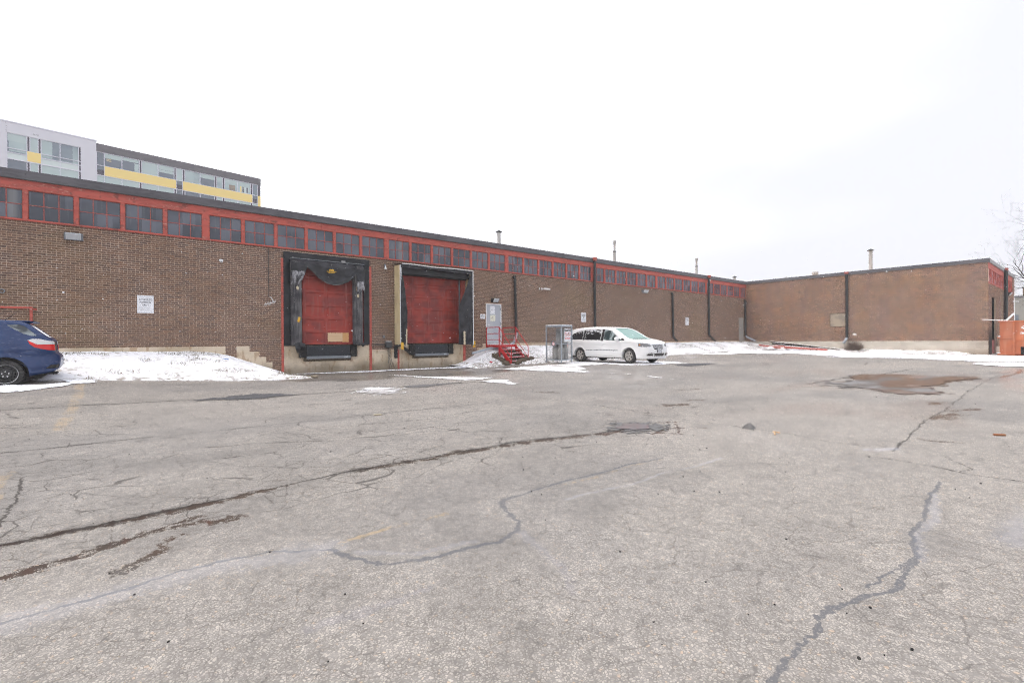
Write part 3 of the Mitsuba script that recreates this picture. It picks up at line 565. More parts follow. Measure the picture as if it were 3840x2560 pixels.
def lay_bricks(holder, bl, place, center, hide, bsdf, n=300, seed=1):
    """n nearest whole bricks in the frame as parts, the rest joined"""
    rng = np.random.default_rng(seed); score = []
    for i, b in enumerate(bl):
        u, v, z = pix(center((b[0] + b[1]) / 2, (b[2] + b[3]) / 2))
        ok = b[5] and 12 < u < 3830 and z > 0 and not any(h[0] < u < h[1] and h[2] < v < h[3] for h in hide)
        score.append(z + (3 if b[4] else 0) if ok else 1e9)
    pick = set(np.argsort(score)[:n].tolist())
    c0 = np.array(center(0, 0)); protos = {}
    for head in (False, True):
        w = (STR / 2 if head else STR) - .0095; h = COURSE - .0125
        protos[head] = [mikit.ply(bricks_mesh([(-w / 2, w / 2, -h / 2, h / 2)], lambda a, b, p, q, e, d, k=k: np.array(place(a, b, p, q, (k - 1) * .0022, d)) - c0, .02, rng), bsdf) for k in range(3)]
    for i in sorted(pick):
        b = bl[i]; c = np.array(center((b[0] + b[1]) / 2, (b[2] + b[3]) / 2))
        put(holder, 'brick', protos[b[4]][int(rng.integers(3))], bsdf, to=T().translate(c.tolist()))
    put(holder, 'brickwork', bricks_mesh([b for i, b in enumerate(bl) if i not in pick], place, .02, rng), bsdf, kind='stuff')

# ------------------------------------------------------------------ the long warehouse (wall on y = 0)
WH = thing('brick_warehouse', 'long low dark brick warehouse with a red framed window band and two loading docks', 'warehouse')
SILL, WZ0, WZ1, FZ, TOP = 4.83, 4.885, 5.775, 6.07, 6.335
XL = -62.0
holesA = [(-39.33, -35.80, -1, 4.735), (-34.58, -30.68, -1, 4.60), (-35.80, -34.40, -1, .745), (-29.39, -28.37, .97, 3.09)]
base_steps = [(XL, -41.35, .983), (-40.98, -40.55, .983), (-40.55, -40.22, .77), (-40.22, -39.98, .56), (-39.98, -39.75, .35)]
base_stepsR = [(-30.15, -29.95, .55), (-29.95, -29.6, .76), (-29.6, 0.0, .983)]
for a, b, z in base_steps + base_stepsR: holesA.append((a, b, -1, z))
wall_boxes = [box(XL, -39.33, .005, .3, -.6, SILL), box(-39.33, -35.8, .005, .3, 4.735, SILL), box(-35.8, -34.58, .005, .3, .745, SILL),
              box(-34.58, -30.78, .005, .3, 4.60, SILL), box(-30.68, -29.39, .005, .3, -.6, SILL), box(-29.39, -28.37, .005, .3, 3.09, SILL), box(-28.37, .3, .005, .3, -.6, SILL)]
wall_boxes += [box(XL, .3, .10, .3, SILL, TOP - .03)]
WALL = put(WH, 'wall', cat(*wall_boxes), 'mortar')
bl = brick_list(XL, 0.0, -.3, SILL, holesA)
hideA = [(0, 240, 1195, 1480), (505, 585, 1095, 1180), (0, 130, 1140, 1210), (235, 320, 860, 925), (1000, 1400, 900, 1500)]
lay_bricks(WALL, bl, place_x(0.0, 0.0), lambda s, z: (s, 0.0, z), hideA, 'brick_dark', 300, 3)
put(WH, 'foundation', cat(*[box(a, b - .002, -.006 + .001 * i, .3, -.7, z) for i, (a, b, z) in enumerate(base_steps + base_stepsR)]), 'concrete', text='pale concrete footing showing under the bricks')
put(WH, 'building_body', cat(box(XL, .0, .3, 40, -.5, 6.1), box(XL, .0, .16, 40, 6.1, 6.16)), 'roof', text='flat roof and body behind the front wall')
# window band: sill, posts, head board, fascia
put(WH, 'sill', rbox(XL, -.02, -.045, .10, SILL, WZ0 - .005, .012), 'red_paint')
put(WH, 'head_board', box(XL, -.02, -.012, .10, WZ1 + .002, FZ), 'red_paint', text='red painted board over the windows')
BAY0, BAY, PITCH_W, WW = -41.83, 6.99, 1.147, 1.04
win_x = []
for k in range(-2, 6):
    for j in range(6):
        x = BAY0 + BAY * k + PITCH_W * j
        if -49.5 < x < -1.0: win_x.append(x)
win_x.append(-1.00)
edges = sorted(win_x)
posts = [box(a + WW, b, -.012, .10, WZ0 - .003, WZ1) for a, b in zip(edges[:-1], edges[1:]) if b - a - WW > .02] + [box(XL, edges[0], -.012, .10, WZ0 - .003, WZ1)]
for m in posts: put(WH, 'window_post', m, 'red_paint')
def window_meshes(w, h, nx, nz, bar=.017, e=.014):
    fr = [box(0, w, .015, .06, 0, e), box(0, w, .015, .06, h - e, h), box(0, e, .015, .06, e, h - e), box(w - e, w, .015, .06, e, h - e)]
    cw, ch = (w - 2 * e) / nx, (h - 2 * e) / nz
    for i in range(1, nx): fr.append(box(e + i * cw - bar / 2, e + i * cw + bar / 2, .02, .055, e, h - e))
    for j in range(1, nz): fr.append(box(e, w - e, .024, .052, e + j * ch - bar / 2, e + j * ch + bar / 2))
    return cat(*fr), cw, ch
fr, cw, ch = window_meshes(WW, WZ1 - WZ0, 3, 2)
FR = mikit.ply(fr, 'red_paint')
fr2, cw2, ch2 = window_meshes(.86, WZ1 - WZ0, 3, 2); FR2 = mikit.ply(fr2, 'red_paint')
rng = np.random.default_rng(5)
PANES = {}
for wk, (w_, c_) in {'a': (WW, cw), 'b': (.86, cw2)}.items():
    PANES[wk] = [mikit.ply(rot(rot(box(-c_ / 2 + .008, c_ / 2 - .008, -.002, .002, -ch / 2 + .008, ch / 2 - .008), rng.normal(0, .012), [0, 0, 1]), rng.normal(0, .012), [1, 0, 0]), 'pane') for _ in range(8)]
for x in edges:
    narrow = x > -1.05
    k = put(WH, 'window', FR2 if narrow else FR, None, to=T().translate([x, 0, WZ0]))
    c_ = cw2 if narrow else cw
    for i in range(3):
        for j in range(2):
            put(k, 'pane', PANES['b' if narrow else 'a'][int(rng.integers(8))], None, to=T().translate([x + .014 + (i + .5) * c_, .042, WZ0 + .014 + (j + .5) * ch]))
xk = XL + .2
while xk < -.1:
    put(WH, 'fascia_panel', box(xk, min(xk + 3.046, -.09), -.085, .18, FZ, TOP), 'fascia_grey'); xk += 3.05
put(WH, 'drip_edge', box(XL, -.09, -.088, .17, FZ - .014, FZ - .002), 'dark_metal')

# --- loading dock openings
def panel_door(holder_text, x0, x1, cols, rows, y, bsdf):
    d = put(WH, 'loading_door', box(x0, x1, y, y + .05, rows[0], rows[-1]), bsdf, text=holder_text)
    for c0, c1 in zip(cols[:-1], cols[1:]):
        for z0, z1 in zip(rows[:-1], rows[1:]):
            a, b, s, t = c0 + .05, c1 - .05, z0 + .055, z1 - .055
            if b - a < .1: continue
            fl = .035
            v = np.array([[a, 0, s], [b, 0, s], [b, 0, t], [a, 0, t], [a + fl, .022, s + fl], [b - fl, .022, s + fl], [b - fl, .022, t - fl], [a + fl, .022, t - fl]])
            v[:, 1] += y - .024
            f = np.array([[0, 1, 5], [0, 5, 4], [1, 2, 6], [1, 6, 5], [2, 3, 7], [2, 7, 6], [3, 0, 4], [3, 4, 7], [4, 5, 6], [4, 6, 7]])
            put(d, 'panel', trimesh.Trimesh(v, f, process=False), bsdf)
    fr = []
    for c in cols: fr.append(box(c - .05, c + .05, y - .024, y, rows[0], rows[-1]))
    for z in rows: fr += [box(c0 + .05, c1 - .05, y - .024, y, max(rows[0], z - .055), min(rows[-1], z + .055)) for c0, c1 in zip(cols[:-1], cols[1:])]
    put(d, 'stile', cat(*fr), bsdf)
    return d
D1 = panel_door('red sectional loading door with plywood patches', -39.05, -36.05, [-39.0, -38.54, -37.665, -36.81, -36.1], [1.02, 1.555, 2.12, 2.67, 3.215, 3.77, 4.32], .03, 'red_door')
put(D1, 'plywood_patch', box(-37.61, -37.30, -.012, .004, 1.13, 1.505), 'plywood')
put(D1, 'plywood_patch', box(-37.297, -36.99, -.010, .004, 1.13, 1.502), 'plywood')
put(D1, 'plywood_patch', box(-36.985, -36.72, -.014, .004, 1.11, 1.51), 'plywood_orange')
D2 = panel_door('red sectional loading door with faded upper panels', -34.45, -30.92, [-34.4, -33.55, -32.70, -31.81, -30.95], [1.03, 1.53, 2.10, 2.68, 3.26, 3.76, 4.24], .20, 'red_door')
put(WH, 'door_jamb', cat(box(-30.92, -30.68, .02, .25, .97, 4.6), box(-34.58, -34.45, .02, .25, .97, 4.6)), 'red_paint')
put(WH, 'door_lintel', cat(box(-34.45, -30.92, .05, .26, 4.24, 4.6), box(-39.33, -35.8, .02, .2, 4.32, 4.735)), 'black_board')
put(WH, 'door_track', box(-31.02, -30.96, .06, .10, 1.03, 4.2), 'grey_steel')
put(WH, 'dock_pit_wall', cat(box(-39.33, -35.80, 0.0, .35, -.7, .97), box(-34.40, -30.68, 0.0, .35, -.7, .97), box(-35.80, -34.40, -.015, .35, -.7, .745)), 'concrete', text='stained concrete below the two loading doors')
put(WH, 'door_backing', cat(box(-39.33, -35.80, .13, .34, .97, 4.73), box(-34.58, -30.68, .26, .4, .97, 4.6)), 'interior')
for x0, x1, z0, z1, tx in ((-39.42, -39.335, -.2, 4.45, 'red steel post left of the first dock'), (-35.80, -35.69, -.3, 4.45, 'red steel post right of the first dock'), (-34.45, -34.37, -.3, .74, 'short red post under the cream dock shelter'), (-30.84, -30.70, -.3, .92, 'short red post right of the second dock')):
    put(WH, 'corner_post', rbox(x0, x1, -.035, .05, z0, z1, .006), 'red_paint', text=tx)
put(WH, 'steel_door', cat(box(-29.355, -28.405, .02, .06, 1.0, 3.055)), 'grey_door', text='grey steel personnel door at the top of the red stairs')
fd = put(WH, 'door_frame', cat(box(-29.39, -29.335, -.02, .06, .97, 3.09), box(-28.425, -28.37, -.02, .06, .97, 3.09), box(-29.335, -28.425, -.02, .06, 3.04, 3.09), box(-29.335, -28.425, -.03, .06, .95, .985)), 'white_trim')
put(WH + '__steel_door', 'handle', cat(lathe([(0, 0), (.028, 0), (.028, .015), (.012, .02), (.012, .05), (0, .05)], 12, 'y', (-29.26, -.03, 1.98)), box(-29.28, -29.16, -.045, -.03, 1.965, 1.985)), 'chrome')
for z in (1.3, 1.98, 2.75): put(WH + '__steel_door', 'hinge', tube([(-28.43, -.028, z), (-28.43, -.028, z + .14)], .012, 8), 'dark_metal')
put(WH, 'door_panel', box(-1.42, -.62, -.02, .05, .93, 3.03), 'grey_block', text='tall pale grey door panel near the inner corner')

# ------------------------------------------------------------------ the far wing (wall on x = 0)
AX = thing('brick_annexe', 'reddish brick end wing on a pale block base at far right', 'building')
YE = -15.813
BZ = ROW0 - COURSE
# small boarded opening sits in the brickwork
holesB = [(-7.83, -6.68, 2.05, 3.12)]
WB = put(AX, 'wall', cat(box(.005, .3, YE + .008, .0, BZ, 6.09), box(.30, 14.6, YE + 3.3, .0, -.4, 6.09), box(.30, 14.6, YE + .12, YE + 3.3, 5.9, 6.085)), 'mortar')
lay_bricks(WB, brick_list(YE, -.0, BZ, 6.09, holesB), place_y(0.0, 0.0), lambda s, z: (0.0, s, z), [(2830, 3420, 1240, 1330)], 'brick_red', 300, 7)
def quad_box_y(a, b, z0, z1): return box(-.004, .02, a, b, z0, z1)
WBB = put(AX, 'block_base', box(.006, .3, YE + .01, .0, -.4, BZ - .002), 'mortar')
rngb = np.random.default_rng(2)
for r in range(6):
    z1 = BZ - .006 - r * .2; z0 = z1 - .19; off = .2 * (r % 2); c = 0
    while True:
        a, b = YE + .002 + c * .4 - off, YE + .002 + c * .4 - off + .39; c += 1
        if a > -.05: break
        a = max(a, YE + .002); b = min(b, -.01)
        if b - a > .05: put(WBB, 'block', box(rngb.uniform(-.003, .002), .02, a, b, z0, z1), 'block')
yk = YE - .085
while yk < -.1:
    put(AX, 'fascia_panel', box(-.085, .18, yk, min(yk + 3.046, -.02), 6.09, TOP), 'fascia_grey'); yk += 3.05
put(AX, 'boarded_window', cat(box(.004, .03, -7.80, -6.71, 2.08, 3.09)), 'boarding', text='small window opening boarded with weathered wood')
put(AX, 'window_edge', cat(box(-.01, .02, -7.83, -6.68, 3.09, 3.14), box(-.006, .02, -6.71, -6.67, 2.06, 3.09), box(-.006, .02, -7.83, -6.68, 2.04, 2.08)), 'soil')
# end wall facing -y
ewb = [(1.70 , 3.65, -1, 3.92), (6.44, 7.30, .5, 4.43)]
put(AX, 'end_wall', cat(box(.302, 1.70, YE + .008, YE + .10, -.4, 4.72), box(3.65, 6.44, YE + .008, YE + .10, -.4, 4.72), box(7.30, 14.6, YE + .008, YE + .10, -.4, 4.72), box(1.70, 3.65, YE + .008, YE + .10, 3.92, 4.72), box(6.44, 7.30, YE + .008, YE + .10, 4.43, 4.72), box(6.44, 7.30, YE + .008, YE + .10, -.4, .5)), 'mortar')
put(AX + '__end_wall', 'brickwork', bricks_mesh(brick_list(YE + .0, YE + 14.6, .45, 4.72, [(a + YE, b + YE, c, d) for a, b, c, d in ewb]), place_x(YE, YE), .02, rngb), 'brick_red', kind='stuff')
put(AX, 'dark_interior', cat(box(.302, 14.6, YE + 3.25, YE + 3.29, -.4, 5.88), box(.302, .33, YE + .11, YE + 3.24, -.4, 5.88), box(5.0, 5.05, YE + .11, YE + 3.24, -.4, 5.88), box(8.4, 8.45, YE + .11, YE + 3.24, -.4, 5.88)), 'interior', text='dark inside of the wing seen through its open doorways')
put(AX, 'loading_door', box(1.72, 3.63, YE + .09, YE + .099, -.3, .95), 'red_door', text='dark red lower door panel in the end wall')
put(AX, 'pilaster', box(13.3, 14.6, YE - .03, YE + .3, 4.72, 6.09), 'brick_red')
put(AX, 'sill', box(.02, 13.3, YE - .05, YE + .1, 4.72, 4.80), 'red_paint')
put(AX, 'head_board', box(.02, 13.3, YE - .012, YE + .1, 5.70, 6.09), 'red_paint')
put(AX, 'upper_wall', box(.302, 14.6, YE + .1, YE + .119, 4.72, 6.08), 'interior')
put(AX, 'fascia', cat(box(.19, 14.7, YE - .085, YE + .1, 6.09, TOP)), 'fascia_light')
fr3, cw3, ch3 = window_meshes(WW, .9, 3, 2); FR3 = mikit.ply(fr3, 'red_paint'); P3 = mikit.ply(box(-cw3 / 2, cw3 / 2, -.002, .002, -ch3 / 2, ch3 / 2), 'broken_pane')
for j in range(11):
    x = .45 + 1.147 * j + (.15 if j > 5 else 0)
    k = put(AX, 'window', FR3, None, to=T().translate([x, YE, 4.80]))
    put(AX, 'window_post', box(x + WW, x + WW + (.107 if j != 5 else .257), YE - .012, YE + .1, 4.80, 5.70), 'red_paint')
    for i in range(3):
        for q in range(2): put(k, 'pane', P3, None, to=T().translate([x + .014 + (i + .5) * cw3, YE + .042, 4.80 + .014 + (q + .5) * ch3]))

# ------------------------------------------------------------------ first dock: foam pads and a torn header curtain
def cloth(us, vs, fn):
    U, V = np.meshgrid(us, vs, indexing='ij'); v = np.stack(fn(U, V), -1).reshape(-1, 3); m = len(vs)
    i, j = np.meshgrid(np.arange(len(us) - 1), np.arange(m - 1), indexing='ij'); a = (i * m + j).ravel()
    q = np.stack([a, a + m, a + m + 1, a + 1], 1)
    return trimesh.Trimesh(v, np.vstack([q[:, [0, 1, 2]], q[:, [0, 2, 3]]]), process=False)
DS = thing('dock_seal', 'black foam dock seal with a torn sagging header curtain around the first loading door', 'dock seal')
put(DS, 'head_panel', rbox(-39.335, -35.79, -.06, -.002, 4.45, 4.735, .008), 'black_board')
put(DS, 'side_panel', rbox(-39.335, -38.96, -.05, -.002, .99, 4.45, .006), 'black_board')
put(DS, 'side_panel', rbox(-36.06, -35.80, -.05, -.002, 1.0, 4.45, .006), 'black_board')
PY = -.26
def pad(x0, x1, z0, z1):
    zs = np.linspace(z0, z1, 40); r = .05
    def fn(U, V):
        a = U; w = (x1 - x0)
        px = np.interp(a, [0, .18, .32, .68, .82, 1], [0, 0, r, w - r, w, w]); py = np.interp(a, [0, .18, .32, .68, .82, 1], [-.05, PY + r, PY, PY, PY + r, -.05])
        n = meshkit.noise(np.stack([U * 6, V * 3, V * 0], -1), 3) - .5
        return x0 + px + n * .012, py + n * .025, V
    return cloth(np.linspace(0, 1, 26), zs, fn)
put(DS, 'foam_pad', pad(-39.08, -38.69, 1.0, 4.35), 'worn_fabric', True, text='worn grey left pad with a yellow tag')
put(DS, 'foam_pad', pad(-36.57, -36.17, 1.0, 4.35), 'worn_fabric', True, text='worn grey right pad with torn foam')
def drape(U, V):
    # U: 0..1 across, V: 0 top .. 1 bottom
    x = -39.13 + U * (3.02); top = 4.50 - .02 * U
    key_u = [0, .06, .10, .17, .205, .28, .36, .46, .55, .64, .76, .83, .87, .90, .94, 1.0]
    key_z = [3.78, 3.72, 3.86, 3.80, 4.15, 3.98, 3.74, 3.55, 3.48, 3.52, 3.66, 3.85, 4.02, 3.55, 3.48, 3.62]
    zb = np.interp(U, key_u, key_z); zb = zb + .02 * np.sin(U * 60) * ((U < .2) | (U > .86))
    z = top + (zb - top) * V
    sag = np.sin(np.pi * np.clip((U - .2) / .67, 0, 1)) * ((U > .2) & (U < .87))
    n = meshkit.fbm(np.stack([U * 9, V * 5, U * 0], -1), 3, 4) - .5
    y = -.07 - .25 * np.clip(V * 3.2, 0, 1) + .11 * sag * np.sin(np.pi * V) * .6 + .07 * n * V - .03 * np.sin((V * 5 + np.abs(U - .54) * 9)) * V * sag
    return x, y, z
put(DS, 'header_curtain', cloth(np.linspace(0, 1, 90), np.linspace(0, 1, 26), drape), 'black_fabric', True)
put(DS, 'curtain_hem', tube([(np.interp(u, [0, 1], [-38.50, -36.52]), -.30 + .03 * math.sin(u * 9), float(np.interp(.205 + u * .66, [.205, .28, .36, .46, .55, .64, .76, .83, .87], [4.15, 3.98, 3.74, 3.55, 3.48, 3.52, 3.66, 3.85, 4.02]))) for u in np.linspace(0, 1, 40)], .020, 8), 'worn_fabric', True)
put(DS, 'drip_strip', rbox(-39.10, -36.05, -.12, -.055, 4.47, 4.50, .008), 'grey_steel')
for k, (x, z, w, h) in enumerate([(-38.42, 4.475, .05, .05), (-37.05, 4.52, .16, .10), (-36.83, 4.44, .05, .05), (-39.02, 4.50, .05, .06)]):
    put(DS, 'tape', rbox(x, x + w, -.128, -.062 if h > .06 else -.12, z - h / 2, z + h / 2, .004), 'fascia_light')
rt = random.Random(4)
def rag(cx, cz, w, h, n, seed):
    r = random.Random(seed); ms = []
    for _ in range(n):
        x = cx + r.uniform(-w, w); z = cz + r.uniform(-.1, .1) * h; L = h * r.uniform(.5, 1.1); a = r.uniform(-.35, .35)
        pts = [(x, PY - .09 - r.uniform(0, .03), z), (x + a * L * .4, PY - .12 - r.uniform(0, .05), z - L * .5), (x + a * L, PY - .08 - r.uniform(0, .04), z - L)]
        b = .04 + r.random() * .06
        p = np.array(pts); v = np.vstack([p + [-b, 0, 0], p + [b, .015, 0]]); v[2, 0] += b * .8; v[5, 0] -= b * .8
        ms.append(trimesh.Trimesh(v, [[0, 1, 4], [0, 4, 3], [1, 2, 5], [1, 5, 4]], process=False))
    return cat(*ms)
put(DS, 'torn_fabric', rag(-38.86, 3.92, .17, .50, 12, 1), 'torn_grey'); put(DS, 'torn_fabric', rag(-36.38, 3.66, .16, .48, 12, 2), 'torn_grey')
put(DS, 'torn_fabric', rag(-38.84, 1.08, .16, .34, 7, 3), 'black_fabric'); put(DS, 'torn_fabric', rag(-36.35, 1.06, .18, .16, 6, 5), 'black_fabric')
def lump(c, r, seed, sub=2):
    m = trimesh.creation.icosphere(subdivisions=sub); n = meshkit.fbm(m.vertices * 1.7 + seed, 3, seed) - .5
    m.vertices = m.vertices * (1 + n[:, None] * .9) * np.array(r) + np.array(c); return m
put(DS, 'foam_chunk', lump((-36.42, PY - .03, 3.42), (.05, .03, .13), 3), 'foam_yellow', True)
put(DS, 'foam_chunk', lump((-36.40, PY - .01, 3.10), (.05, .02, .08), 5), 'cream_wood', True); put(DS, 'foam_chunk', lump((-38.87, PY - .01, 3.28), (.05, .02, .07), 6), 'cream_wood', True)
put(DS, 'yellow_tag', rot(box(-.045, .045, -.012, 0, -.10, .10), .25, [0, 1, 0]).apply_translation((-38.83, PY - .01, 2.02)), 'yellow')
put(DS, 'lettering', cat(box(-37.65, -37.45, -.362, -.352, 4.055, 4.125), box(-37.75, -37.35, -.362, -.352, 4.015, 4.035), box(-37.68, -37.42, -.362, -.352, 3.97, 3.992)), 'yellow', text='small faded yellow maker lettering on the black curtain')

# --- dock levellers
def leveller(x0, x1, text):
    k = thing('dock_leveller', text, 'dock leveller')
    put(k, 'lip_plate', rbox(x0, x1, -.10, -.03, .545, .965, .006), 'tread_plate')
    put(k, 'lip_edge', rbox(x0 - .01, x1 + .01, -.15, -.05, .425, .54, .008), 'grey_steel')
    put(k, 'frame', cat(box(x0 - .10, x1 + .06, -.04, -.002, .33, .40), box(x0 - .10, x0 - .02, -.03, -.002, .40, .97), box(x1 + .02, x1 + .06, -.03, -.002, .40, .97), box(x0 - .1, x1 + .06, -.07, -.002, .966, .99)), 'soil')
    for a, b in ((x0 - .30, x0 - .03), (x1 + .03, x1 + .29)):
        put(k, 'bumper', cat(*[rbox(a, b, -.16 + .005 * (i % 2), -.035, .49 + i * .096, .49 + i * .096 + .092, .012) for i in range(5)]), 'rubber')
    put(k, 'name_plate', box(x1 - .26, x1 - .12, -.156, -.148, .475, .50), 'white_trim')
    return k
leveller(-38.49, -36.70, 'black tread plate dock leveller under the plywood patched door')
leveller(-33.60, -31.80, 'black tread plate dock leveller under the cream dock shelter')

# ------------------------------------------------------------------ second dock: projecting cream shelter
SH = thing('dock_shelter', 'cream sided dock shelter with black curtains projecting from the second loading door', 'dock shelter')
YS = -.60
for i, (z0, z1) in enumerate([(.98, 1.93), (1.935, 2.83), (2.835, 3.73), (3.735, 4.58)]):
    put(SH, 'side_sheet', rbox(-34.60, -34.57, YS, -.03, z0, z1, .004), 'cream')
put(SH, 'side_frame', cat(box(-34.568, -34.52, YS, -.03, .98, 4.56), box(-34.605, -34.56, YS - .012, YS, .98, 4.58)), 'white_trim')
for z in (1.93, 2.83, 3.73): put(SH, 'sheet_screw', cat(*[lathe([(0, 0), (.012, 0), (.012, .008), (0, .008)], 8, 'x', (-34.612, y, z)) for y in (-.55, -.32, -.08)]), 'dark_metal')
put(SH, 'side_sheet', rbox(-30.66, -30.63, YS, -.03, .94, 4.6, .004), 'cream')
put(SH, 'edge_strip', rbox(-30.65, -30.60, YS - .03, YS, .94, 4.63, .006), 'white_trim')
def roof_fn(U, V): # U across, V wall->front
    x = -34.66 + U * 4.06; n = meshkit.fbm(np.stack([U * 14, V * 4, U * 0], -1), 3, 2) - .5
    return x, -.02 + V * (YS - .03), 4.665 - .05 * V - .05 * np.sin(np.pi * U) * V * .4 + .03 * n
put(SH, 'roof_sheet', cloth(np.linspace(0, 1, 50), np.linspace(0, 1, 8), roof_fn), 'black_fabric', True)
put(SH, 'roof_flashing', tube([(-34.5 + u * 3.88, YS - .04, 4.625 + .012 * math.sin(u * 11) - .015 * math.sin(u * math.pi)) for u in np.linspace(0, 1, 30)], .022, 6), 'white_trim')
put(SH, 'head_curtain', cloth(np.linspace(0, 1, 60), np.linspace(0, 1, 10), lambda U, V: (-34.56 + U * 3.9, YS - .03 + .05 * (meshkit.fbm(np.stack([U * 12, V * 3, U * 0], -1), 3, 9) - .5), 4.61 - V * (.12 + .05 * np.sin(U * 5 + 1) ** 2 + .04 * (U > .9)))), 'black_fabric', True)
put(SH, 'inner_head', cat(box(-34.5, -30.7, -.40, -.34, 4.22, 4.56), box(-34.5, -30.7, -.12, -.06, 4.18, 4.50)), 'black_board')
def side_curtain(xo, xi, zs, zw, seed, sg):
    def fn(U, V):
        z = zs[0] + (zs[-1] - zs[0]) * V; xin = np.interp(z, zs, xi); x = xo + (xin - xo) * U
        n = meshkit.fbm(np.stack([U * 4 + seed, V * 9, U * 0], -1), 3, seed) - .5
        return x, YS - .02 + .10 * n * U + .10 * U * sg, z
    return cloth(np.linspace(0, 1, 14), np.linspace(0, 1, 60), fn)
put(SH, 'side_curtain', side_curtain(-34.57, [-34.22, -34.21, -34.21, -34.24, -34.32, -34.42, -34.50], [.98, 1.8, 2.5, 2.85, 3.5, 4.1, 4.5], 0, 3, 1), 'black_fabric', True)
put(SH, 'side_curtain', side_curtain(-30.64, [-31.44, -31.46, -31.45, -31.28, -31.02, -30.83, -30.70], [.95, 1.9, 2.78, 3.2, 3.75, 4.2, 4.5], 0, 5, .6), 'black_fabric', True)
put(SH, 'stiffener', rot(rbox(-.028, .028, -.02, 0, -.38, .38, .004), .02, [0, 1, 0]).apply_translation((-34.33, YS - .07, 1.30)), 'cream_wood')
put(SH, 'stiffener', rot(rbox(-.05, .05, -.02, 0, -.33, .33, .004), -.01, [0, 1, 0]).apply_translation((-31.20, YS - .07, 1.27)), 'cream_wood')
put(SH, 'yellow_plate', rbox(-34.60, -34.46, YS - .06, YS - .045, .76, 1.08, .004), 'yellow'); put(SH, 'yellow_plate', rbox(-30.56, -30.42, YS + .1, YS + .115, .80, 1.12, .004), 'yellow')
put(SH, 'bracket', cat(box(-30.66, -30.40, YS + .1, YS + .14, .88, .93), box(-34.66, -34.40, YS + .05, YS + .12, .88, .98), box(-34.63, -34.5, YS + .05, -.02, .88, .97)), 'dark_metal')
solo('black_steel_plate', 'black steel plate fixed to the concrete between the docks', 'plate', rbox(-34.63, -34.46, -.05, -.018, .36, .96, .006), 'black_board')
solo('fallen_bumper', 'torn black rubber roll sagging beside the second leveller', 'rubber roll', tube([(-34.32, -.30, .86), (-34.15, -.28, .74), (-33.98, -.24, .62), (-33.86, -.22, .55)], [.05, .075, .07, .05], 10), 'rubber', True)
BX = thing('chain_motor', 'dark motor box with hanging cables on the wall between the docks', 'motor box')
put(BX, 'housing', rbox(-35.08, -34.80, -.22, -.02, .84, 1.11, .02), 'dark_metal'); put(BX, 'snow_cap', rbox(-35.06, -34.82, -.21, -.03, 1.111, 1.135, .01), 'snow')
for k, (x, dx) in enumerate([(-34.98, .05), (-34.93, .12), (-34.88, .22)]): put(BX, 'cable', tube([(x, -.12, .85), (x + .01, -.14, .5), (x + dx * .4, -.16, .15), (x + dx, -.2, -.12)], .011, 6), 'dark_metal')
put(BX, 'conduit', tube([(-35.08, -.06, .98), (-35.6, -.05, 1.0), (-35.63, -.05, .93)], .022, 8), 'dark_metal')
solo('junction_box', 'small grey electrical box on the bricks between the docks', 'electrical box', rbox(-35.175, -35.085, -.06, -.004, 1.28, 1.41, .008), 'grey_steel')
LB = thing('spot_lamp', 'small white spot lamp high on the wall between the docks', 'lamp')
put(LB, 'bracket', cat(box(-35.08, -35.0, -.03, -.004, 4.50, 4.62), tube([(-35.04, -.02, 4.56), (-35.05, -.10, 4.52)], .015, 8)), 'grey_steel')
put(LB, 'bulb', lathe([(0, 0), (.065, 0), (.06, .03), (.03, .10), (.026, .16), (0, .16)], 16, 'z', (-35.06, -.12, 4.37)), 'white_plastic', True)
AN = thing('antenna', 'small yagi antenna on a bent mast left of the first dock', 'antenna')
put(AN, 'mast', tube([(-39.84, -.02, 2.90), (-39.83, -.12, 2.88), (-39.74, -.30, 2.68)], .020, 8), 'flue', True)
put(AN, 'boom', tube([(-39.70, -.30, 2.69), (-40.10, -.36, 2.56)], .013, 8), 'white_trim')
for t in (.05, .35, .5, .75, .97):
    c = np.array([-39.70, -.30, 2.69]) * (1 - t) + np.array([-40.10, -.36, 2.56]) * t; d = np.array([.03, -.05, .09]); put(AN, 'element', tube([c - d, c + d], .006, 6), 'white_trim')
solo('wall_conduit', 'thin dark conduit running down the bricks to the antenna', 'conduit', tube([(-39.87, -.012, 4.80), (-39.87, -.012, 2.90)], .010, 6), 'dark_metal')

# ------------------------------------------------------------------ wall lamps, cameras, downpipes, signs
def wall_pack(x, z, w, h, text, y=0.0, face='lamp_glass'):
    k = thing('wall_lamp', text, 'lamp')
    hull = lambda ps: (lambda m: trimesh.Trimesh(m.vert_properties[:, :3], m.tri_verts, process=False))(m3.Manifold.hull_points(np.array(ps, float)).to_mesh())
    d = h * 1.05
    put(k, 'housing', hull([(x, y - .004, z), (x + w, y - .004, z), (x, y - .004, z + h), (x + w, y - .004, z + h), (x + .02, y - d, z + h * .93), (x + w - .02, y - d, z + h * .93), (x + .02, y - d * .42, z), (x + w - .02, y - d * .42, z)]), 'grey_steel' if face == 'lamp_glass' else 'black_paint')
    a, b = np.array([0, -d, h * .86]), np.array([0, -d * .45, .02]); n = np.array([0, -.55, -.83]) * .012
    q = np.array([[x + .05, y, z], [x + w - .05, y, z]])
    v = [q[0] + b + n, q[1] + b + n, q[1] + a + n, q[0] + a + n]; v += [p - n * 2.5 for p in v]
    put(k, 'lens', trimesh.Trimesh(np.array(v), _BF, process=False), 'lamp_glass')
    return k
wall_pack(-45.73, 4.38, .46, .22, 'grey wall lamp high on the bricks at far left')
wall_pack(-29.05, 3.17, .44, .22, 'dark wall lamp above the grey steel door', face='d')
wall_pack(-15.80, 4.43, .62, .22, 'wall lamp under the window band behind the van')
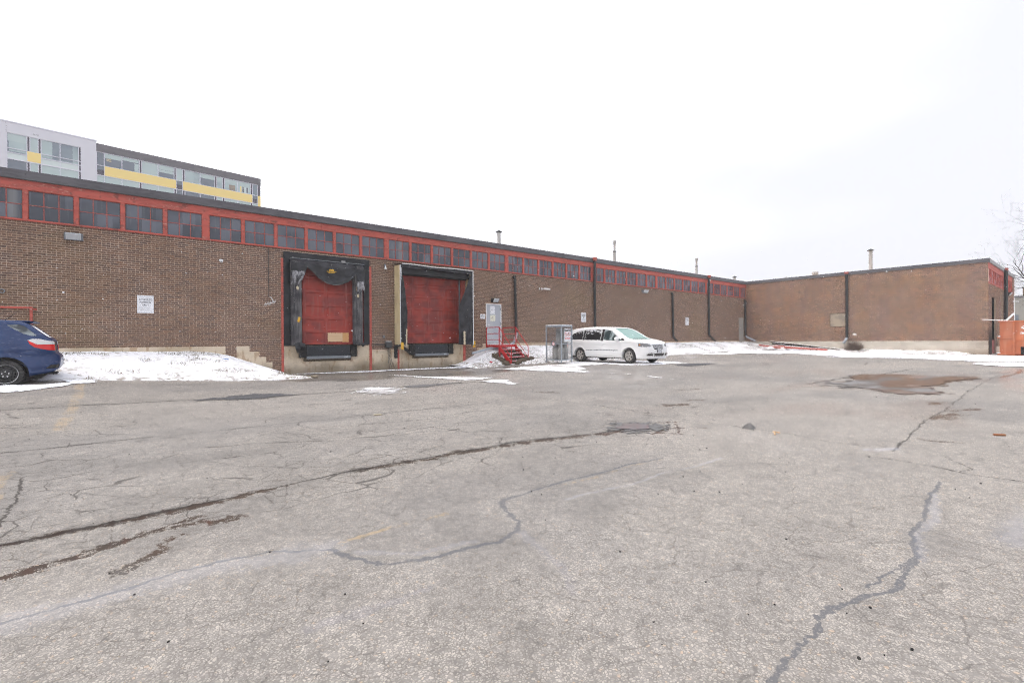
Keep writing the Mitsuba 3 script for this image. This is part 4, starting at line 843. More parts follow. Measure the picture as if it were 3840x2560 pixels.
wall_pack(9.7, 4.42, 1.0, .25, 'dark wall lamp on the end wall of the far wing', y=YE, face='d')
def dome_cam(x, z, text, y=0.):
    k = thing('security_camera', text, 'camera')
    put(k, 'base', rbox(x - .065, x + .065, y - .06, y - .004, z, z + .07, .012), 'white_plastic')
    m = trimesh.creation.icosphere(subdivisions=2, radius=.055); m.vertices += np.array([x, y - .055, z - .005]); put(k, 'dome', m, 'white_plastic', True)
    m = trimesh.creation.icosphere(subdivisions=1, radius=.025); m.vertices += np.array([x - .01, y - .095, z - .02]); put(k, 'lens', m, 'black_paint', True)
dome_cam(-41.47, 4.12, 'small white dome camera on the bricks left of the docks')
dome_cam(-.62, 4.16, 'small white dome camera beside the corner downpipe')
def bullet_cam(x, z, y, text):
    k = thing('security_camera', text, 'camera')
    put(k, 'body', tube([(x, y - .12, z + .01), (x + .34, y - .26, z - .03)], .05, 12), 'white_plastic'); put(k, 'bracket', cat(rbox(x - .30, x - .24, y - .04, y - .004, z - .07, z + .07, .006), rbox(x - .12, x - .06, y - .05, y - .004, z - .07, z + .07, .006), tube([(x - .09, y - .04, z), (x + .05, y - .12, z)], .018, 8)), 'white_plastic')
bullet_cam(-25.30, 4.11, 0., 'white bullet camera on the bricks between the door and the tall downpipe')
bullet_cam(14.0, 4.14, YE, 'white bullet camera at the far end of the wing end wall')

def downpipe(pts, r, text, hopper=None, horient='x', shoe=None):
    k = thing('downpipe', text, 'downpipe')
    put(k, 'pipe', tube(pts, r, 12), 'black_paint', True)
    zs = [p[2] for p in pts]
    p0, p1 = np.array(pts[0]), np.array(pts[-1])
    for t in (.08, .5, .9):
        z = max(zs) * (1 - t) + (min(zs) + .3) * t
        for a, b in zip(pts[:-1], pts[1:]):
            if (a[2] - z) * (b[2] - z) <= 0 and abs(a[2] - b[2]) > .8:
                q = np.array(a) + (np.array(b) - np.array(a)) * (z - a[2]) / (b[2] - a[2])
                put(k, 'strap', lathe([(r + .001, -.02), (r + .009, -.02), (r + .009, .02), (r + .001, .02)], 12, 'z', q), 'dark_metal'); break
    if hopper is not None:
        x, y, z = hopper; m = m3.Manifold.hull_points(np.array([(x + a * .13, y + b * .09, z + .09) for a in (-1, 1) for b in (-1, 1)] + [(x + a * .115, y + b * .08, z) for a in (-1, 1) for b in (-1, 1)] + [(x + a * .07, y + b * .07, z - .12) for a in (-1, 1) for b in (-1, 1)])).to_mesh()
        v = m.vert_properties[:, :3]
        if horient == 'y': v = np.c_[x + (v[:, 1] - y), y + (v[:, 0] - x), v[:, 2]]
        put(k, 'hopper', trimesh.Trimesh(v, m.tri_verts if horient == 'x' else m.tri_verts[:, ::-1], process=False), 'red_paint')
    if shoe is not None: put(k, 'shoe', tube(shoe, r * .95, 12), 'galvanised', True)
    return k
downpipe([(-27.50, .02, 4.62), (-27.50, -.12, 4.64), (-27.49, -.13, 4.50), (-27.42, -.13, 1.52)], .075, 'black downpipe just right of the red stairs', shoe=[(-27.42, -.13, 1.54), (-27.55, -.30, 1.42), (-28.1, -.75, 1.05)])
downpipe([(-20.93, -.17, 6.24), (-20.92, -.15, 5.6), (-20.90, -.12, 5.0), (-20.86, -.12, .75)], .078, 'black downpipe with red hopper rising behind the van', hopper=(-20.93, -.19, 6.26))
downpipe([(-12.1, .02, 4.60), (-12.1, -.10, 4.60), (-12.08, -.11, 4.5), (-12.02, -.11, 1.36), (-11.6, -.16, 1.0)], .075, 'short black downpipe right of the van')
downpipe([(-6.86, -.17, 6.24), (-6.84, -.15, 5.6), (-6.82, -.12, 5.0), (-6.80, -.12, 1.5), (-5.95, -.18, .96)], .078, 'black downpipe with red hopper near the inner corner', hopper=(-6.86, -.19, 6.26))
downpipe([(-.42, -.02, 4.62), (-.42, -.12, 4.58), (-.41, -.12, 1.42)], .08, 'dark downpipe right in the inner corner', shoe=[(-.41, -.12, 1.44), (-.35, -.2, 1.3), (-.15, -.9, .95)])
downpipe([(-.17, -7.88, 6.20), (-.12, -7.88, 5.7), (-.10, -7.88, 5.3), (-.10, -7.87, 1.16)], .10, 'blue black downpipe on the far wing beside the boarded window', hopper=(-.18, -7.88, 6.24), horient='y', shoe=[(-.10, -7.87, 1.18), (-.16, -7.80, 1.0), (-.24, -7.66, .74)])
downpipe([(7.55, YE - .17, 6.20), (7.6, YE - .15, 5.5), (7.62, YE - .13, .6)], .11, 'black downpipe on the end wall above the orange dumpster', hopper=(7.55, YE - .2, 6.25))
solo('drain_hose', 'silver and black drain pipe lying on the bank below the stairs landing', 'pipe', tube([(-28.2, -.85, 1.0), (-28.6, -.75, .86), (-29.5, -.55, .74), (-30.60, -.45, .50)], .06, 12), 'galvanised', True)

def parking_sign(x0, z0, w, h, text, group=None, y=0.):
    k = thing('parking_sign', text, 'sign', group)
    put(k, 'board', rbox(x0, x0 + w, y - .014, y - .006, z0, z0 + h, .002), 'sign_white')
    cx = x0 + w / 2; yy = y - .0155
    put(k, 'border', cat(box(x0 + .018, x0 + w - .018, yy, yy + .0015, z0 + h - .024, z0 + h - .018), box(x0 + .018, x0 + w - .018, yy, yy + .0015, z0 + .018, z0 + .024), box(x0 + .018, x0 + .023, yy, yy + .0015, z0 + .024, z0 + h - .024), box(x0 + w - .023, x0 + w - .018, yy, yy + .0015, z0 + .024, z0 + h - .024)), 'ink_grey')
    put(k, 'lettering', cat(*[wall_text(t, hh * h, cx, yy, z0 + zz * h, b, ww * w) for t, hh, zz, ww, b in (('AUTHORIZED', .095, .715, .80, True), ('PARKING', .095, .565, .68, True), ('ONLY', .095, .415, .40, True))]), 'ink')
    put(k, 'small_lettering', cat(*[wall_text(t, hh * h, cx, yy, z0 + zz * h, False, ww * w) for t, hh, zz, ww in (('PRIVATE PROPERTY', .04, .875, .82), ('UNAUTHORIZED VEHICLES', .035, .315, .76), ('WILL BE TAGGED AND OR', .035, .255, .76), ('TOWED AWAY AT', .035, .195, .55), ("OWNER'S EXPENSE", .035, .135, .62))]), 'ink_grey')
parking_sign(-43.93, 1.03 + 1.13 - .02, .455, .60, 'white authorized parking only sign on the bricks at left')
parking_sign(-22.06, 2.25, .455, .60, 'white parking sign on the bricks above the gas cage and van')
parking_sign(-10.16, 2.24, .47, .60, 'white parking sign farthest right, between two black downpipes')
NS = thing('notice_sign', 'small white sign on the bricks left of the steel door', 'sign')
put(NS, 'board', rbox(-29.77, -29.45, -.014, -.006, 2.28, 2.52, .002), 'sign_white'); put(NS, 'lettering', cat(wall_text('NO', .035, -29.61, -.0155, 2.46, True), wall_text('SMOKING', .05, -29.61, -.0155, 2.39, True, .26)), 'ink'); put(NS, 'small_lettering', box(-29.67, -29.55, -.0155, -.0142, 2.345, 2.36), 'ink_grey'); put(NS, 'small_lettering', box(-29.69, -29.53, -.0155, -.0142, 2.315, 2.33), 'ink_grey')
n1 = thing('paper_notice', 'white paper notice taped high on the steel door', 'notice')
put(n1, 'sheet', box(-29.08, -28.80, .012, .0165, 2.55, 2.96), 'sign_white'); put(n1, 'print_lines', cat(box(-29.040, -28.840, .0105, .0118, 2.870, 2.882), box(-29.010, -28.870, .0105, .0118, 2.820, 2.832), box(-29.050, -28.830, .0105, .0118, 2.770, 2.782), box(-29.040, -28.840, .0105, .0118, 2.735, 2.747)), 'ink_grey')
n2_ = thing('paper_notice', 'cream paper notice on the steel door under the white one', 'notice')
put(n2_, 'sheet', box(-29.09, -28.76, .012, .0165, 2.17, 2.49), 'sign_cream'); put(n2_, 'print_lines', cat(box(-28.970, -28.870, .0105, .0118, 2.390, 2.402), box(-29.020, -28.820, .0105, .0118, 2.345, 2.357), box(-29.005, -28.835, .0105, .0118, 2.300, 2.312)), 'ink')
HR = thing('hand_rail', 'red pipe handrail on the wall behind the blue car', 'handrail')
put(HR, 'rail', tube([(-49.5, -.12, 2.2), (-46.46, -.12, 2.21)], .032, 10), 'red_paint'); put(HR, 'post', tube([(-46.46, -.12, 2.24), (-46.46, -.12, .75)], .036, 10), 'red_paint'); put(HR, 'bracket', tube([(-46.44, -.13, 2.17), (-46.36, -.004, 2.17)], .03, 10), 'red_paint')
solo('pipe_ring', 'small grey pipe ring on the bricks at the left edge', 'pipe', trimesh.creation.torus(.055, .014).apply_transform(trimesh.transformations.rotation_matrix(math.pi / 2, [1, 0, 0])).apply_translation((-47.08, -.03, 2.69)), 'grey_steel', True)

# ------------------------------------------------------------------ roof flues
def flue(x, y, r, z1, text, two=None, cap='cone', z0=6.1):
    k = thing('roof_flue', text, 'flue')
    if two: put(k, 'pipe', tube([(x, y, z0), (x, y, two)], r, 14), 'flue', True); put(k, 'upper_pipe', tube([(x, y, two), (x, y, z1 - .2)], r * .72, 14), 'flue', True); put(k, 'collar', tube([(x, y, two - .05), (x, y, two + .02)], r * 1.15, 14), 'dark_metal')
    else: put(k, 'pipe', tube([(x, y, z0), (x, y, z1 - .18)], r, 14), 'flue', True)
    if cap == 'cone': put(k, 'cap', lathe([(0, .16), (r * .5, .13), (r * 1.9, .02), (r * 1.9, 0), (r * .6, .04), (0, .05)], 16, 'z', (x, y, z1 - .16)), 'dark_metal', 30); put(k, 'cap_legs', cat(*[box(x + a * r * .8 - .01, x + a * r * .8 + .01, y - .01, y + .01, z1 - .24, z1 - .10) for a in (-1, 1)]), 'dark_metal')
    elif cap == 'drum': put(k, 'cap', tube([(x, y, z1 - .22), (x, y, z1)], r * 1.15, 14), 'flue', True)
    elif cap == 'mush': put(k, 'cap', lathe([(0, .3), (r * 1.3, .28), (r * 1.4, .12), (r * 1.1, 0), (0, 0)], 16, 'z', (x, y, z1 - .32)), 'flue', 30)
flue(-25.38, 4, .115, 8.25, 'rusty roof flue with cone cap above the gas cage')
flue(-13.75, 4, .115, 9.0, 'tall two stage roof flue above the van', two=8.15, cap='drum')
flue(-1.48, 4, .115, 8.86, 'two stage roof flue near the inner corner', two=8.1, cap='drum')
flue(8.1, 5, .13, 8.05, 'short roof flue with cone cap just past the inner corner')
flue(5, -1.48, .06, 7.2, 'tiny roof pipe on the far wing', cap='none')
flue(4, -4.29, .19, 7.12, 'squat grey roof vent on the far wing', cap='mush')
kf = CNT.get('roof_flue', 0)
flue(4, -8.41, .135, 8.54, 'tallest rusty roof flue on the far wing')

# ------------------------------------------------------------------ red steel stairs
ST = thing('steel_stairs', 'red steel stairs with landing and railings up to the grey door', 'stairs')
sxl, sxr = -29.42, -28.28
put(ST, 'landing', cat(rbox(sxl, sxr, -1.18, -.02, .885, .915, .004)), 'red_rail'); put(ST, 'landing_snow', box(sxl + .03, sxr - .03, -1.12, -.06, .917, .935), 'snow')
put(ST, 'landing_frame', cat(box(sxl, sxl + .05, -1.18, -.02, .80, .884), box(sxr - .05, sxr, -1.18, -.02, .80, .884), box(sxl + .05, sxr - .05, -1.18, -1.13, .80, .884)), 'red_rail')
for x, y, z0 in ((sxl + .03, -1.15, .1), (sxr - .03, -1.15, .3)): put(ST, 'leg', box(x - .035, x + .035, y - .035, y + .035, z0, .80), 'red_rail')
foot = -2.02
for x, t in ((sxl, 'left'), (sxr - .05, 'right')):
    put(ST, 'stringer', extr([(-1.16, .90), (-1.16, .70), (foot + .13, -.02), (foot - .06, -.02), (foot - .06, .10)], x, x + .05, 'yz'), 'red_rail')
for i in range(4):
    z = .70 - i * .195; y = -1.42 - i * .172
    put(ST, 'tread', rbox(sxl + .05, sxr - .05, y - .13, y + .10, z - .035, z, .004), 'red_rail'); put(ST, 'tread_snow', box(sxl + .08, sxr - .08, y - .11, y + .06, z + .002, z + .014), 'snow')
def rail(x):
    r = .021
    ms = [tube([(x, -.06, .9), (x, -.06, 1.815)], .024, 8), tube([(x, -1.15, .9), (x, -1.15, 1.815)], .026, 8), tube([(x, -.06, 1.815), (x, -1.15, 1.815)], r, 8), tube([(x, -.06, 1.49), (x, -1.15, 1.49)], .017, 8), tube([(x, -.06, 1.18), (x, -1.15, 1.18)], .017, 8)]
    ms += [tube([(x, -1.15, 1.815), (x, -2.12, .82)], r, 8), tube([(x, -2.12, .83), (x, -2.13, .02)], r, 8), tube([(x, -1.15, 1.20), (x, -2.12, .28)], .017, 8)]
    return cat(*ms)
put(ST, 'railing', rail(sxl + .02), 'red_rail'); put(ST, 'railing', rail(sxr - .02), 'red_rail')

# ------------------------------------------------------------------ gas bottle cage
CG = thing('gas_cage', 'galvanised wire mesh cage for gas cylinders standing left of the white van', 'gas cage')
ca = math.radians(8); cw_, cd_, chh = .85, .92, 1.80; CN = (-27.94, -4.13, .03)
def cg(m): return move(rotz(m, ca), *CN)
P_ = .045
posts4 = [(0, 0), (cw_, 0), (0, cd_), (cw_, cd_)]
for (x, y) in posts4: put(CG, 'post', cg(box(x - P_ / 2, x + P_ / 2, y - P_ / 2, y + P_ / 2, 0, chh)), 'galvanised')
bars = lambda z, h: cat(box(P_ / 2, cw_ - P_ / 2, -.02, .02, z, z + h), box(P_ / 2, cw_ - P_ / 2, cd_ - .02, cd_ + .02, z, z + h), box(-.02, .02, P_ / 2, cd_ - P_ / 2, z, z + h), box(cw_ - .02, cw_ + .02, P_ / 2, cd_ - P_ / 2, z, z + h))
put(CG, 'bottom_frame', cg(bars(.12, .05)), 'galvanised'); put(CG, 'top_frame', cg(bars(chh - .05, .05)), 'galvanised'); put(CG, 'middle_frame', cg(bars(.90, .03)), 'galvanised')
put(CG, 'floor', cg(box(.02, cw_ - .02, .02, cd_ - .02, .13, .15)), 'dark_metal'); put(CG, 'shelf', cg(box(.025, cw_ - .025, .025, cd_ - .025, .905, .92)), 'galvanised')
put(CG, 'roof', cg(rbox(-.03, cw_ + .03, -.03, cd_ + .03, chh, chh + .02, .004)), 'galvanised'); put(CG, 'roof_snow', cg(rbox(-.02, cw_ + .02, -.02, cd_ + .02, chh + .021, chh + .05, .012)), 'snow')
def mesh_panel(ax):
    L = cw_ if ax == 'x' else cd_; ms = []; r = .0016
    for u in np.arange(.06, L - .02, .06): ms.append(box(u - r, u + r, -r, r, .16, chh - .05))
    for z in np.arange(.2, chh - .06, .06): ms.append(box(.02, L - .02, -r * 2.9, -r, z - r, z + r))
    m = cat(*ms)
    if ax == 'y': m = cat(xf(m, np.array([[0, 1, 0, 0], [1, 0, 0, 0], [0, 0, 1, 0], [0, 0, 0, 1.]]))); m.faces = m.faces[:, ::-1]
    return m
put(CG, 'wire_panel', cg(mesh_panel('x')), 'wire'); put(CG, 'wire_panel', cg(mesh_panel('y')), 'wire'); put(CG, 'wire_panel', cg(move(mesh_panel('x'), 0, cd_, 0)), 'wire'); put(CG, 'wire_panel', cg(move(mesh_panel('y'), cw_, 0, 0)), 'wire')
sg = thing('warning_sign', 'white and red no smoking and no parking sign hung on the gas cage', 'sign')
put(sg, 'board', cg(rbox(.20, .70, -.034, -.026, 1.02, 1.66, .002)), 'sign_white')
put(sg, 'header', cg(cat(box(.215, .685, -.0365, -.0345, 1.53, 1.62))), 'ink')
put(sg, 'header_letters', cg(cat(box(.27, .42, -.0385, -.037, 1.565, 1.585), box(.47, .64, -.0385, -.037, 1.565, 1.585))), 'sign_white')
def ring(cx, cz, R, r): 
    a = np.linspace(0, 2 * np.pi, 33); return trimesh.creation.annulus(R - r, R, .002).apply_transform(trimesh.transformations.rotation_matrix(math.pi / 2, [1, 0, 0])).apply_translation((cx, -.036, cz))
slash = lambda cx, cz: rot(box(-.10, .10, -.0375, -.0355, -.009, .009), -math.pi / 4, [0, -1, 0]).apply_translation((cx, 0, cz))
put(sg, 'prohibition_ring', cg(cat(ring(.33, 1.39, .11, .018), slash(.33, 1.39))), 'sign_red'); put(sg, 'prohibition_ring', cg(cat(ring(.57, 1.39, .11, .018), slash(.57, 1.39))), 'sign_red')
put(sg, 'cigarette', cg(cat(box(.26, .39, -.0362, -.0345, 1.375, 1.395), box(.385, .40, -.0362, -.0345, 1.40, 1.43))), 'ink'); put(sg, 'parking_letter', cg(wall_text('P', .12, .57, -.0345, 1.335, True)), 'ink')
put(sg, 'red_stripe', cg(cat(box(.235, .665, -.0365, -.0345, 1.21, 1.235), box(.235, .665, -.0365, -.0345, 1.16, 1.19))), 'sign_red'); put(sg, 'small_lettering', cg(box(.28, .36, -.0365, -.0345, 1.075, 1.095)), 'ink_grey'); put(sg, 'small_lettering', cg(box(.42, .62, -.0365, -.0345, 1.075, 1.09)), 'ink_grey')
tg = thing('warning_tag', 'round grey no smoking tag hung on the left side of the gas cage', 'sign')
def side(m): return cg(xf(m, np.array([[0, 1, 0, -.03], [1, 0, 0, .45], [0, 0, 1, 0], [0, 0, 0, 1.]])))
def flipf(m): m.faces = m.faces[:, ::-1]; return m
disc = lambda r, d0, d1, cz: trimesh.creation.cylinder(radius=r, height=d1 - d0, sections=28).apply_transform(trimesh.transformations.rotation_matrix(math.pi / 2, [1, 0, 0])).apply_translation((0, (d0 + d1) / 2, cz))
put(tg, 'disc', flipf(side(disc(.15, -.008, 0, .93))), 'grey_steel'); put(tg, 'inner_disc', flipf(side(disc(.078, -.011, -.009, .93))), 'sign_white')
put(tg, 'ring', flipf(side(cat(trimesh.creation.annulus(.066, .082, .003).apply_transform(trimesh.transformations.rotation_matrix(math.pi / 2, [1, 0, 0])).apply_translation((0, -.012, .93)), rot(box(-.07, .07, -.014, -.0115, -.007, .007), .78, [0, 1, 0]).apply_translation((0, 0, .93))))), 'sign_red')
BOT = [(0, 0), (.11, .0), (.15, .03), (.155, .10), (.155, .50), (.14, .57), (.09, .62), (.04, .64), (.04, .66), (0, .66)]
def bottle(x, y, z, k, text, grp='gas cylinders in the cage'):
    b = thing('gas_cylinder', text, 'gas cylinder', grp)
    put(b, 'body', cg(lathe(BOT, 20, 'z', (x, y, z))), 'tank', 35)
    col = lathe([(.105, .60), (.11, .60), (.11, .76), (.105, .76)], 20, 'z', (x, y, z)); put(b, 'collar', cg(col), 'tank'); put(b, 'valve', cg(cat(tube([(x, y, z + .66), (x, y, z + .73)], .02, 8), tube([(x - .04, y, z + .70), (x + .04, y, z + .70)], .014, 8))), 'dark_metal')
for (x, y, w) in ((.18, .18, 'near left'), (.52, .18, 'near right'), (.18, .50, 'back left'), (.52, .50, 'back right')): bottle(x, y, .152, 0, 'grey gas cylinder standing %s on the floor of the wire cage' % w, 'gas cylinders on the cage floor')
for (x, y, w) in ((.52, .20, 'right front'), (.62, .62, 'rear')): bottle(x, y, .922, 0, 'grey gas cylinder at the %s of the cage upper shelf' % w, 'gas cylinders on the cage shelf')

# ------------------------------------------------------------------ vehicles: bodies as solids cut with boolean prisms
def smax(a, b, k):
    h = np.clip(.5 + .5 * (a - b) / k, 0, 1); return b + (a - b) * h + k * h * (1 - h)
def nets(F, x, y, z):
    """surface nets on a regular grid; inside where F < 0"""
    S = F < 0; nx, ny, nz = F.shape
    C = np.zeros((nx - 1, ny - 1, nz - 1), np.int8)
    for a in (0, 1):
        for b in (0, 1):
            for c in (0, 1): C += S[a:nx - 1 + a, b:ny - 1 + b, c:nz - 1 + c]
    I = np.argwhere((C > 0) & (C < 8)); idx = -np.ones(C.shape, np.int64); idx[tuple(I.T)] = np.arange(len(I))
    acc = np.zeros((len(I), 3)); cnt = np.zeros(len(I))
    for (a, b) in [((0, 0, 0), (1, 0, 0)), ((0, 1, 0), (1, 1, 0)), ((0, 0, 1), (1, 0, 1)), ((0, 1, 1), (1, 1, 1)), ((0, 0, 0), (0, 1, 0)), ((1, 0, 0), (1, 1, 0)), ((0, 0, 1), (0, 1, 1)), ((1, 0, 1), (1, 1, 1)), ((0, 0, 0), (0, 0, 1)), ((1, 0, 0), (1, 0, 1)), ((0, 1, 0), (0, 1, 1)), ((1, 1, 0), (1, 1, 1))]:
        a, b = np.array(a), np.array(b); fa, fb = F[tuple((I + a).T)], F[tuple((I + b).T)]; m = (fa < 0) != (fb < 0); t = np.where(m, fa / np.where(m, fa - fb, 1), 0)
        acc += np.where(m[:, None], a + t[:, None] * (b - a), 0); cnt += m
    V = I + acc / np.maximum(cnt, 1)[:, None]
    V = np.stack([np.interp(V[:, k], np.arange(len(g)), g) for k, g in enumerate((x, y, z))], -1)
    Fs = []
    for ax in range(3):
        sl0 = [slice(1, -1)] * 3; sl0[ax] = slice(0, -1); sl1 = [slice(1, -1)] * 3; sl1[ax] = slice(1, None)
        A, B = S[tuple(sl0)], S[tuple(sl1)]
        E = np.argwhere(A != B); flip = A[tuple(E.T)]
        off = np.ones(3, int); off[ax] = 0; E = E + off; u, w = (ax + 1) % 3, (ax + 2) % 3
        def cell(du, dw):
            P = E.copy(); P[:, u] -= du; P[:, w] -= dw; return idx[tuple(P.T)]
        q = np.stack([cell(1, 1), cell(0, 1), cell(0, 0), cell(1, 0)], 1); q = np.where(flip[:, None], q, q[:, ::-1]); Fs.append(q)
    Q = np.vstack(Fs)
    return V, np.vstack([Q[:, [0, 1, 2]], Q[:, [0, 2, 3]]])
def solid(V, F):
    m = m3.Manifold(m3.Mesh(np.ascontiguousarray(V, np.float32), np.ascontiguousarray(F, np.uint32)))
    return m
def tm(M):
    m = M.to_mesh(); return trimesh.Trimesh(m.vert_properties[:, :3].astype(float), m.tri_verts.astype(int), process=False)
def prism_y(poly, a, b): return solid(*(lambda t: (t.vertices, t.faces))(trimesh.Trimesh(*(lambda e: (e.vertices, e.faces))(extr(poly, a, b, 'xz')), process=True)))
def prism_x(poly, a, b): return solid(*(lambda t: (t.vertices, t.faces))(trimesh.Trimesh(*(lambda e: (e.vertices, e.faces))(extr(poly, a, b, 'yz')), process=True)))
def chaikin(p, n=2, closed=True):
    p = np.array(p, float)
    for _ in range(n):
        q = np.roll(p, -1, 0); p = np.stack([.75 * p + .25 * q, .25 * p + .75 * q], 1).reshape(-1, 2)
    return p
def body_field(side, hw, vox, xr, yr, zr, k, hwmid=None):
    x, y, z = [np.arange(a, b + vox, vox) for a, b in (xr, (-yr, yr), zr)]
    X, Z = np.meshgrid(x, z, indexing='ij'); poly = chaikin(side, 2)
    sd = -poly_sd(X, Z, [tuple(p) for p in poly]); h = hw(X, Z)
    F = smax(sd[:, None, :], np.abs(y)[None, :, None] - h[:, None, :], k)
    return F, x, y, z
def wheel(parent, c, R, w, side_sign, kind, steer=0.0, to=None, ang=0.0):
    """wheel with axis along y; outer face on side_sign"""
    tyre = lathe([(R * .62, -w / 2), (R * .93, -w / 2), (R * .985, -w * .36), (R, -w * .2), (R, w * .2), (R * .985, w * .36), (R * .93, w / 2), (R * .62, w / 2), (R * .62, -w / 2)], 48, 'y')
    k = put(parent, 'wheel', to(xf(tyre, trimesh.transformations.translation_matrix(c) @ trimesh.transformations.rotation_matrix(steer, [0, 0, 1]))), 'tyre', 35)
    def place(m): return to(xf(m, trimesh.transformations.translation_matrix(c) @ trimesh.transformations.rotation_matrix(steer, [0, 0, 1]) @ (np.eye(4) if side_sign < 0 else trimesh.transformations.rotation_matrix(math.pi, [0, 0, 1]))))
    f = -w / 2
    if kind == 'alloy':
        put(k, 'rim', place(lathe([(R * .63, f + .002), (R * .66, f - .004), (R * .60, f + .004), (R * .57, f + .05), (R * .57, f + .16), (R * .63, f + .16)], 40, 'y')), 'alloy', 35)
        put(k, 'brake', place(lathe([(0, f + .10), (R * .55, f + .10), (R * .55, f + .13), (0, f + .13)], 32, 'y')), 'dark_metal')
        sp = []
        for i in range(5):
            a0 = ang + i * 2 * math.pi / 5
            for d in (-.16, .16):
                p0, p1 = np.array([math.cos(a0 + d * .9) * R * .10, math.sin(a0 + d * .9) * R * .10]), np.array([math.cos(a0 + d) * R * .60, math.sin(a0 + d) * R * .60])
                n = np.array([-(p1 - p0)[1], (p1 - p0)[0]]); n = n / np.linalg.norm(n); b0, b1 = .018, .022
                pl = [p0 - n * b0, p1 - n * b1, p1 + n * b1, p0 + n * b0]; sp.append(extr(pl, f + .008, f + .04, 'xz'))
        sp.append(lathe([(0, f + .0), (R * .17, f + .004), (R * .19, f + .03), (0, f + .03)], 24, 'y'))
        put(k, 'spokes', place(cat(*sp)), 'alloy'); put(k, 'hub_cap', place(lathe([(0, f - .004), (R * .08, f - .002), (R * .08, f + .006), (0, f + .006)], 16, 'y')), 'dark_metal')
    else:
        put(k, 'rim', place(lathe([(R * .63, f + .002), (R * .665, f - .006), (R * .625, f + .0), (R * .60, f + .03), (R * .60, f + .15), (R * .63, f + .15)], 48, 'y')), 'steel_wheel', 35)
        put(k, 'rim_edge', place(lathe([(R * .648, f - .003), (R * .672, f - .008), (R * .672, f - .004), (R * .648, f + .001)], 48, 'y')), 'chrome', 35)
        holes = [Point(math.cos(a) * R * .50, math.sin(a) * R * .50).buffer(R * .052) for a in np.arange(14) * 2 * math.pi / 14]
        d = Point(0, 0).buffer(R * .60, 32)
        for h in holes: d = d.difference(h)
        put(k, 'disc', place(extr(d, f + .035, f + .045, 'xz')), 'steel_wheel'); put(k, 'dish', place(lathe([(0, f + .012), (R * .30, f + .012), (R * .40, f + .034), (0, f + .034)], 36, 'y')), 'steel_wheel', 30)
        put(k, 'backing', place(lathe([(0, f + .09), (R * .6, f + .09), (R * .6, f + .11), (0, f + .11)], 32, 'y')), 'interior')
        for i in range(5):
            a = i * 2 * math.pi / 5 + .3; put(k, 'nut', place(lathe([(0, f - .012), (.012, f - .010), (.016, f), (.016, f + .014), (0, f + .014)], 10, 'y', (math.cos(a) * R * .185, 0, math.sin(a) * R * .185))), 'chrome', 30)
    return k

# ---- white minivan (local x forward from the front axle, y to its left, z up)
VAN = thing('minivan', 'white minivan dusted with snow parked nose out beside the gas cage', 'minivan')
vth = math.radians(-90.5); vh = np.array([math.cos(vth), math.sin(vth), 0]); vl = np.array([-vh[1], vh[0], 0])
VO = np.array([-26.061, -6.675, .03]) + vl * .93
VM = np.eye(4); VM[:3, 0] = vh; VM[:3, 1] = vl; VM[:3, 3] = VO
tv = lambda m: xf(m, VM)
v_side = [(.80, .20), (.93, .28), (.985, .42), (.97, .60), (.93, .76), (.86, .92), (.66, 1.00), (.15, 1.115), (-.20, 1.17), (-.62, 1.42), (-1.02, 1.635), (-1.45, 1.725), (-2.2, 1.755), (-3.1, 1.735), (-3.72, 1.66), (-3.95, 1.54), (-4.07, 1.16), (-4.15, 1.02), (-4.165, .60), (-4.10, .36), (-3.6, .30), (-2.5, .245), (0, .225)]
def v_hw(X, Z):
    h = .985 - .33 * np.clip((X - .25) / .75, 0, 1) ** 2.2 - .10 * np.clip((-3.75 - X) / .42, 0, 1) ** 2
    h = h - .27 * np.clip(Z - 1.06, 0, 1) - .10 * np.clip(.50 - Z, 0, 1) ** 1.0 + .018 * np.exp(-((Z - .98) / .06) ** 2) - .012 * np.exp(-((Z - .72) / .10) ** 2)
    for wx in (0., -3.08): h = h + .016 * np.exp(-((np.hypot(X - wx, Z - .34) - .42) / .05) ** 2)
    return h
vox = .03
F, gx, gy, gz = body_field(v_side, v_hw, vox, (-4.35, 1.2), 1.14, (.05, 1.95), .11)
B0 = solid(*nets(F, gx, gy, gz)); Bi = solid(*nets(F + .014, gx, gy, gz))
arch = lambda wx, r: prism_y([(wx + r * math.cos(a), .34 + r * math.sin(a)) for a in np.linspace(0, 2 * math.pi, 40, endpoint=False)], -1.4, 1.4)
hub_cut = (arch(0, .405) + arch(-3.08, .395)) - m3.Manifold.cube([6, 1.10, 3], True).translate([-1.5, 0, 1])
B0 = B0 - hub_cut; Bi = Bi - hub_cut
V_parts = []
def vcut(name, pr_, mat, inner=True, smooth=35, text=None):
    global B0
    src = Bi if inner else B0
    piece = src ^ pr_; B0 = B0 - pr_
    for pc in piece.decompose():
        m = tm(pc)
        if len(m.faces) > 8: V_parts.append((name, tv(m), mat, smooth, text))
ws = [(-.74, 1.08), (.74, 1.08), (.60, 1.655), (-.60, 1.655)]
vcut('windshield', prism_x([(-.77, 1.12), (-.70, 1.10), (.70, 1.10), (.77, 1.12), (.62, 1.60), (.50, 1.66), (-.50, 1.66), (-.62, 1.60)], -1.30, .12), 'frost_glass', text='windshield frosted pale green with thin snow')
sw = lambda p: prism_y(p, -1.3, 1.3) - m3.Manifold.cube([8, 1.16, 3], True).translate([-1.5, 0, 1.2])
vcut('front_side_window', sw([(-.28, 1.06), (-.50, 1.12), (-1.06, 1.53), (-1.42, 1.60), (-1.50, 1.60), (-1.52, 1.10), (-1.2, 1.075)]), 'side_glass')
vcut('quarter_glass', sw([(-.22, 1.085), (-.27, 1.06), (-.47, 1.075), (-.49, 1.12), (-.36, 1.19)]), 'black_paint')
